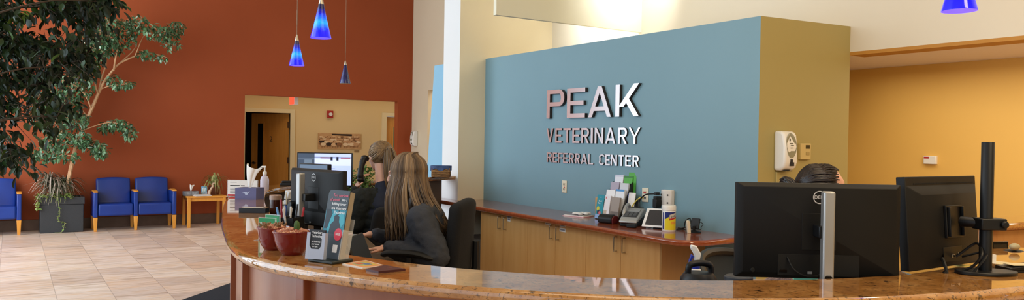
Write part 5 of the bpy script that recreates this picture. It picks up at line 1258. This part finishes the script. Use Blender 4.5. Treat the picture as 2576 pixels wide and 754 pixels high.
def person(name, loc, rz, label, arms, hc, tilt, top, top_k, trousers, phone=False):
    t = thing('person', label, 'person', loc, rz)
    m = MB(SKIN); H = head(m, hc, None, tilt)
    m.limb((0, -.01, 1.06), (0, hc[1]-.03, hc[2]-.06), .056, .052, sub=2)
    torso(m, 0, TZ); legs(m); feet(m)
    for (sh, el, wr, hd, up, s, g) in arms:
        sh, el, wr = Vector(sh), Vector(el), Vector(wr)
        m.limb(sh, el, .05, .041, sub=2); m.limb(el, wr, .041, .026, sub=2); m.limb((0, 0, 1.06), sh, .055, .05, sub=2)
        hand(m, wr, Vector(hd), Vector(up), s, g)
    m.blob('body', t, .0065, 3); eyes(H, t)
    c = MB(top); torso(c, top_k, TZ)
    for (sh, el, wr, *_r) in arms:
        sh, el, wr = Vector(sh), Vector(el), Vector(wr); d = (wr-el).normalized()
        c.limb((0, -.005, 1.06), sh, .062+top_k*.6, .055+top_k, sub=2); c.limb(sh, el, .055+top_k, .05+top_k*.9, sub=2); c.limb(el, wr-d*.012, .05+top_k*.9, .031+top_k*.5, sub=2)
    c.limb((0, -.012, 1.08), (0, .0, 1.115), .072, .066, sub=2)
    cl_ = c.blob('jacket' if phone else 'sweatshirt', t, .010, 5)
    md = cl_.modifiers.new('folds', 'DISPLACE'); tx = bpy.data.textures.new('folds', 'CLOUDS'); tx.noise_scale = .10; md.texture = tx; md.strength = .022; md.mid_level = .45
    md = cl_.modifiers.new('creases', 'DISPLACE'); tx = bpy.data.textures.new('creases', 'MARBLE'); tx.noise_scale = .045; tx.turbulence = 9; md.texture = tx; md.strength = .009; md.mid_level = .5
    p_ = MB(trousers); p_.ball((0, 0, .57), (.18, .15, .10), 2); legs(p_, .014); p_.blob('trousers', t, .014, 3)
    s_ = MB(M('dark shoe', '1c1c20', .5))
    for s in (-1, 1): s_.limb((s*.12, .38, .05), (s*.12, .56, .04), .052, .04, sub=2)
    s_.blob('shoes', t, .012, 2)
    return t, H
HAIR = tinted('highlighted hair', [(0, '3a2c22'), (.35, '5d4a39'), (.65, '836b52'), (.85, 'a88d6c'), (1, 'c4a987')], .42)
HAIRB = tinted('dark blonde hair', [(0, '41301f'), (.4, '6f5538'), (.8, '94774f'), (1, 'ad9068')], .45)
HAIRD = tinted('dark brown hair', [(0, '120d0b'), (.6, '241a16'), (1, '3a2a22')], .38)
def strand(m, pts, w0, w1, rr):
    m.tint = min(1, max(0, rr.gauss(.45, .2))); c = catmull(pts, 4); k = len(c)
    m.tube(c, [w0*(.6+.4*min(1, 4*i/k))*(1-.6*max(0, (i/k-.75)/.25))+w1 for i in range(k)], 5)

def office_chair(loc, rz, label, seat_z=.50, back=(.22, .62, 1.12), mesh=False, lean=.08, width=.46, arm=.80):
    t = thing('office_chair', label, 'office chair', loc, rz)
    MB(MATTEB).box(-.24, .24, -.22, .24, seat_z-.07, seat_z).build('seat', t, bevel=.03, seg=3)
    z0, z1 = back[1], back[2]
    def bk(u, v):
        a = 2*u-1; w = width/2*(1-.25*max(0, v-.6)**2*4*.5)
        return (a*w, -.27-lean*v+.05*a*a, z0+(z1-z0)*v*(1-.05*a*a))
    if mesh:
        fm = MB(BLACK); c = [bk(u, 0) for u in [i/10 for i in range(11)]]+[bk(1, v) for v in [i/8 for i in range(1, 9)]]+[bk(u, 1) for u in [1-i/10 for i in range(1, 11)]]+[bk(0, v) for v in [1-i/8 for i in range(1, 9)]]
        fm.tube(c, .02, 8).build('back_frame', t)
        MB(M('black mesh', '15161a', .8, alpha=.86)).surf(bk, 10, 8).build('backrest', t)
    else:
        o = MB(MATTEB).surf(bk, 12, 10).build('backrest', t); md = o.modifiers.new('solid', 'SOLIDIFY'); md.thickness = .085; md.offset = 0
        md = o.modifiers.new('bevel', 'BEVEL'); md.width = .035; md.segments = 4; md.limit_method = 'ANGLE'
    MB(BLACK).tube([(0, -.05, seat_z-.08), (0, -.27, seat_z-.06), (0, -.34-lean*.3, z0+.1), (0, -.33-lean*.6, z0+.25)], [.03, .028, .025, .02], 8).build('back_support', t)
    for s in (-1, 1):
        a = MB(BLACK2).tube(catmull([(s*.29, -.16, arm-.025), (s*.29, -.05, arm), (s*.28, .08, arm), (s*.26, .14, arm-.015)], 4), [.022]+[.03]*11+[.02], 10, flat=.6).build('armrest', t)
        MB(BLACK).tube([(s*.20, 0, seat_z-.05), (s*.30, 0, seat_z-.03), (s*.295, -.02, arm-.02)], .017, 8).build('post', a)
    MB(BLACK).lathe([(.028, .10), (.028, seat_z-.08), (0, seat_z-.08)], 16).build('gas_column', t)
    b = MB(BLACK); 
    for k in range(5):
        a = 2*PI*k/5+.3; b.tube([(0, 0, .11), (.16*math.cos(a), .16*math.sin(a), .10), (.29*math.cos(a), .29*math.sin(a), .075)], [.03, .022, .018], 8)
    b.build('base', t)
    for k in range(5):
        a = 2*PI*k/5+.3; c = Vector((.29*math.cos(a), .29*math.sin(a), .03)); MB(BLACK2).lathe([(0, -.022), (.03, -.022), (.03, .022), (0, .022)], 14, T(*c) @ RZ(a) @ RX(PI/2)).build('caster', t)
    return t
# first woman: long highlighted hair, charcoal sweatshirt, seated in profile facing the sideways monitor
A1 = math.radians(57); q = at(1068, 500, 4.58); W1 = (q.x, q.y, 0)
SW = M('charcoal sweatshirt', '3c3f47', .92, bump=(240, .25), var=('33363d', 5, (1, 1, 1)))
arms1 = [((-.185, .0, 1.045), (-.25, -.10, .845), (-.14, .19, .87), (.25, .95, -.05), (0, 0, 1), -1, .35), ((.185, .02, 1.045), (.25, .06, .84), (.13, .31, .92), (-.2, 1, -.1), (0, 0, 1), 1, .35)]
w1, H1 = person('person', W1, A1, 'seated person with long highlighted hair in a charcoal sweatshirt, typing', arms1, (0, .115, 1.30), -.25, SW, .030, M('dark trousers', '20222a', .9))
hm = MB(HAIR); r = random.Random(31); hc = Vector((0, .115, 1.30)); HC = hc+Vector((0, -.015, .012))
def shell(phi, el, k=1.): return HC+Vector((math.sin(phi)*math.cos(el)*.094, math.cos(phi)*math.cos(el)*.112, math.sin(el)*.110))*k
for i in range(1500):
    phi = r.uniform(-PI, PI)            # 0 = straight ahead
    if abs(phi) < .6: continue
    sx, cy = math.sin(phi), math.cos(phi); k = 1+r.uniform(-.03, .05); ph0 = phi*.9+r.uniform(-.15, .15)
    pts = [HC+Vector((r.uniform(-.006, .006), -.03+.07*max(-.4, cy)*r.random(), .110*k))]
    pts += [HC+(shell(phi, e, 1.)-HC)*k for e in (1.05, .62, .2, -.2)]
    lump = .012*math.sin(9*phi)+r.uniform(-.012, .012)
    side = sx*(.098+.02*r.random())
    if cy > -.05: low = [Vector((side*1.05, .115+cy*.11+lump, 1.17)), Vector((side*1.15, .10+cy*.13+lump, 1.06)), Vector((side*1.15+r.uniform(-.02, .02), .075+cy*.15+lump+r.uniform(-.02, .02), r.uniform(.90, 1.0)))]
    else: low = [Vector((side*1.12, .075+cy*.105+lump, 1.17)), Vector((side*1.3, .03+cy*.13+lump, 1.06)), Vector((side*1.35+r.uniform(-.02, .02), .0+cy*.155+lump+r.uniform(-.02, .02), r.uniform(.89, .98)))]
    m0 = .45+.22*math.sin(7*phi+1)+.1*math.sin(19*phi)
    hm.tint = min(1, max(0, r.gauss(m0, .17))); c = catmull(pts+low, 3); n_ = len(c)
    hm.tube(c, [.0044*(.5+.5*min(1, 3*q_/n_))*(1-.75*max(0, (q_/n_-.7)/.3)) for q_ in range(n_)], 4)
hm.tint = .2
for p, rr in (((0, 0, 0), (.090, .107, .106)), ((0, -.04, -.09), (.082, .068, .10)), ((0, -.055, -.19), (.095, .05, .10))): hm.ball(HC+Vector(p), rr, 3)
hm.build('hair', w1, angle=180)
office_chair((W1[0]-math.sin(A1)*.035, W1[1]+math.cos(A1)*.035, 0), A1-.12, 'black high-backed office chair under the person in the sweatshirt', .52, (.2, .66, 1.16), False, .03, .44, .865)

# second woman: ponytail, dark jacket, holding a telephone handset
A2 = math.radians(8); q = at(962, 500, 5.9); W2 = (q.x, q.y, 0)
JK = M('dark green black jacket', '12181a', .85, bump=(200, .3), var=('171e1e', 5, (1, 1, 1)))
arms2 = [((-.185, .0, 1.05), (-.225, .03, .86), (-.155, .125, 1.11), (.22, -.25, 1), (-.85, .45, .1), 1, .8), ((.185, .02, 1.06), (.25, .06, .86), (.14, .32, .90), (-.2, 1, -.1), (0, 0, 1), 1, .35)]
w2, H2 = person('person', W2, A2, 'seated person with ponytail in dark jacket, holding a black phone', arms2, (0, .05, 1.362), -.05, JK, .028, M('dark trousers', '20222a'), True)
vs_ = MB(M('navy vest', '141c30', .8))
for z, rx, ry, y in TZ[3:]: vs_.ball((0, y-.022, z), (rx+.018, ry+.02, .085), 2)
vs_.limb((0, -.02, 1.08), (0, -.01, 1.13), .075, .07, sub=2); vs_.blob('vest', w2, .012, 4)
hc = Vector((0, .05, 1.362)); hm = MB(HAIRB); r = random.Random(17); tie = hc+Vector((.0, -.105, .062))
for i in range(1150):
    phi = r.uniform(-PI, PI); el = r.uniform(-.5, 1.2)
    d = Vector((math.sin(phi)*math.cos(el), math.cos(phi)*math.cos(el), math.sin(el)))
    if d.y > .35 and d.z < .55 or d.z < -.2 and d.y > .0: continue
    st = hc+Vector((d.x*.090, -.012+d.y*.106, .022+d.z*.102))
    md = (st+tie)/2-hc-Vector((0, -.012, .022)); md = hc+Vector((0, -.012, .022))+Vector((md.x/.09, md.y/.106, md.z/.102)).normalized()*.105
    strand(hm, [st, md, tie], .0030, .0006, r)
hm.tint = .45; hm.ball(hc+Vector((0, -.024, .030)), (.086, .094, .094), 3)
for i in range(600):
    o = Vector((r.gauss(0, .011), r.gauss(0, .011), r.gauss(0, .008)))
    strand(hm, [tie+o*.3, tie+Vector((.006, -.03, .0))+o, tie+Vector((.016, -.042, -.08))+o*1.7, tie+Vector((.03, -.048, -.20))+o*2.0, tie+Vector((.04, -.05+r.uniform(-.015, .015), -.31-.07*r.random()))+o*1.6], .0032, .0005, r)
ho = hm.build('hair', w2, angle=180)
MB(BLACK).add(*(lambda b: (b.v, b.f))(MB(BLACK).tube([tie+Vector((0, .006, 0)), tie+Vector((0, -.012, 0))], .018, 12))).build('hair_tie', ho)
# handset, held at her ear
Xh = T(-.128, .088, 1.275) @ RZ(.3) @ RY(math.radians(14)) @ Matrix.Diagonal((1.35, 1.3, .9, 1))
hs_ = MB(BLACK)
hs_.tube(catmull([(.012, 0, -.105), (-.004, 0, -.06), (-.008, 0, 0), (-.004, 0, .06), (.012, 0, .098)], 5), [.017, .02]+[.019]*4+[.017]*8+[.019]*4+[.023, .021, .016], 12, Xh)
hs_.ball((.006, 0, -.098), (.026, .022, .026), 2, Xh); hs_.ball((.008, 0, .09), (.027, .023, .027), 2, Xh)
o = hs_.build('telephone_handset'); o.matrix_world = T(*W2) @ RZ(A2)
tag(o, 'black telephone handset held to the ear of the ponytailed person', 'phone')
office_chair((W2[0], W2[1], 0), A2-.1, 'black office chair under the person on the phone', .52, (.2, .66, 1.02), False, .08, .44)

# third woman: only the top of her head shows above the right monitor
A3 = math.radians(-123); q = at(2034, 560, 3.2); W3 = (q.x, q.y, 0)
arms3 = [((-.185, .02, 1.045), (-.25, .0, .84), (-.13, .30, .88), (.2, 1, -.1), (0, 0, 1), -1, .35), ((.185, .02, 1.045), (.25, .0, .84), (.13, .30, .88), (-.2, 1, -.1), (0, 0, 1), 1, .35)]
w3, H3 = person('person', W3, A3, 'person with dark hair tied back, hidden below the forehead by the monitor', arms3, (0, .06, 1.312), -.22, M('plum scrub top', '4a3a44', .9), .026, M('dark trousers', '20222a'))
hc = Vector((0, .06, 1.312)); hm = MB(HAIRD); r = random.Random(23); tie = hc+Vector((0, -.118, .022))
for i in range(950):
    phi = r.uniform(-PI, PI); el = r.uniform(-.4, 1.3)
    d = Vector((math.sin(phi)*math.cos(el), math.cos(phi)*math.cos(el), math.sin(el)))
    if d.y > .5 and d.z < .72: continue
    st = hc+Vector((d.x*.082, -.012+d.y*.100, .022+d.z*.096))
    md = (st+tie)/2-hc-Vector((0, -.012, .022)); md = hc+Vector((0, -.012, .022))+Vector((md.x/.083, md.y/.1, md.z/.096)).normalized()*.1
    strand(hm, [st, md, tie], .0034, .0006, r)
hm.tint = .2; hm.ball(hc+Vector((0, -.024, .026)), (.0785, .090, .089), 3)
ho = hm.build('hair', w3, angle=180)
hm = MB(HAIRD)
for i in range(60):
    a = r.uniform(0, 2*PI); b_ = r.uniform(.01, .034); hm.tint = r.random()*.6
    hm.tube([tie+Vector((b_*math.cos(a+k*.8), -.03+.022*math.cos(k*1.1+a), b_*math.sin(a+k*.8))) for k in range(6)], .007, 5)
hm.build('hair_bun', ho, angle=180)
office_chair((W3[0], W3[1], 0), A3-.62, 'black mesh office chair peeking out left of the right monitor', .52, (.2, .64, 1.015), True, .16, .48)
# ------------------------------------------------------------------ light
W = bpy.data.worlds.new('overcast sky'); SC.world = W; W.use_nodes = True
bg = W.node_tree.nodes['Background']; bg.inputs[0].default_value = (.78, .88, 1, 1); bg.inputs[1].default_value = 1.0
# daylight through the tall left windows
area('window_daylight', (-2.5, 8.4, 2.6), (0, -PI/2, 0), 4.6, 9, 430, (.74, .88, 1))
area('window_daylight_near', (-2.5, 2.0, 2.6), (0, -PI/2, 0), 4.6, 5, 22, (.88, .94, 1))
area('orange_wall_fill', (-2.2, 11.6, 2.4), (0, -PI/2, .5), 4.0, 3.0, 95, (1, .93, .88))  # extra source added to brighten the left part of the orange wall
# added fills for the lobby and its walls, no fittings modelled
area('lobby_fill', (2.2, 1.5, 4.9), (0, 0, 0), 3, 3, 60, (1, .80, .54))  # added warm fill below the ceiling
area('front_fill', (.5, -3.1, 2.8), (PI/2, 0, 0), 5, 3.5, 48, (1, .95, .86))  # added fill behind the camera for the tan wall and monitor stands
area('yellow_wall_fill', (2.6, -.6, 3.6), (0, math.radians(-62), math.radians(22)), 1.2, 1.2, 85, (1, .78, .5))  # added warm fill aimed at the lower yellow wall
# clerestory above the partition
area('clerestory', (5.1, 6.8, 3.4), (0, math.radians(-52), math.radians(-10)), .4, .7, 15, (.94, .97, 1), math.radians(130))
area('clerestory_front', (4.9, 5.2, 3.9), (0, math.radians(-60), 0), .6, 1.2, 3.5, (.8, .9, 1), math.radians(120))
area('beam_end_fill', (5.25, 5.55, 3.25), (math.radians(75), 0, math.radians(-14)), .3, .3, 5, (.97, .99, 1), math.radians(120))  # added lamp that whitens the right end of the beam
area('alcove_light', (6.3, 1.8, 2.2), (0, 0, 0), .5, 5, 32, (1, .9, .72))
area('hall_light', (5.0, 14.7, 2.45), (0, 0, 0), 4, .4, 8, (1, .85, .62))
area('passage_light', (7.2, 12, 2.9), (0, 0, 0), .5, 2, 15, (1, .9, .7))
SC.view_settings.view_transform = 'Standard'; SC.view_settings.look = 'None'; SC.view_settings.exposure = 0
SC.cycles.use_denoising = True; SC.cycles.max_bounces = 8; SC.cycles.caustics_reflective = False; SC.cycles.caustics_refractive = False
SC.cycles.sample_clamp_indirect = 6

# repeats of a kind carry a shared group phrase
for pre, grp in (('pendant_lamp', 'cobalt blue pendant lamps'), ('base_cabinet', 'maple base cabinets along the wall'), ('office_chair', 'black office chairs at the desks'), ('waiting_bench', 'blue waiting benches'), ('computer_monitor', 'computer monitors on the desks'),
                 ('leaflet', 'leaflets in the tower'), ('sanitizer_dispenser', 'hand sanitizer dispensers'), ('person', 'reception staff'), ('tissue_box', 'tissue boxes'), ('succulent_bowl', 'dark red gravel bowls'), ('ficus_tree', 'ficus trees')):
    for o in SC.objects:
        if o.parent is None and o.get('label') and o.name.split('.')[0] == pre: o['group'] = grp
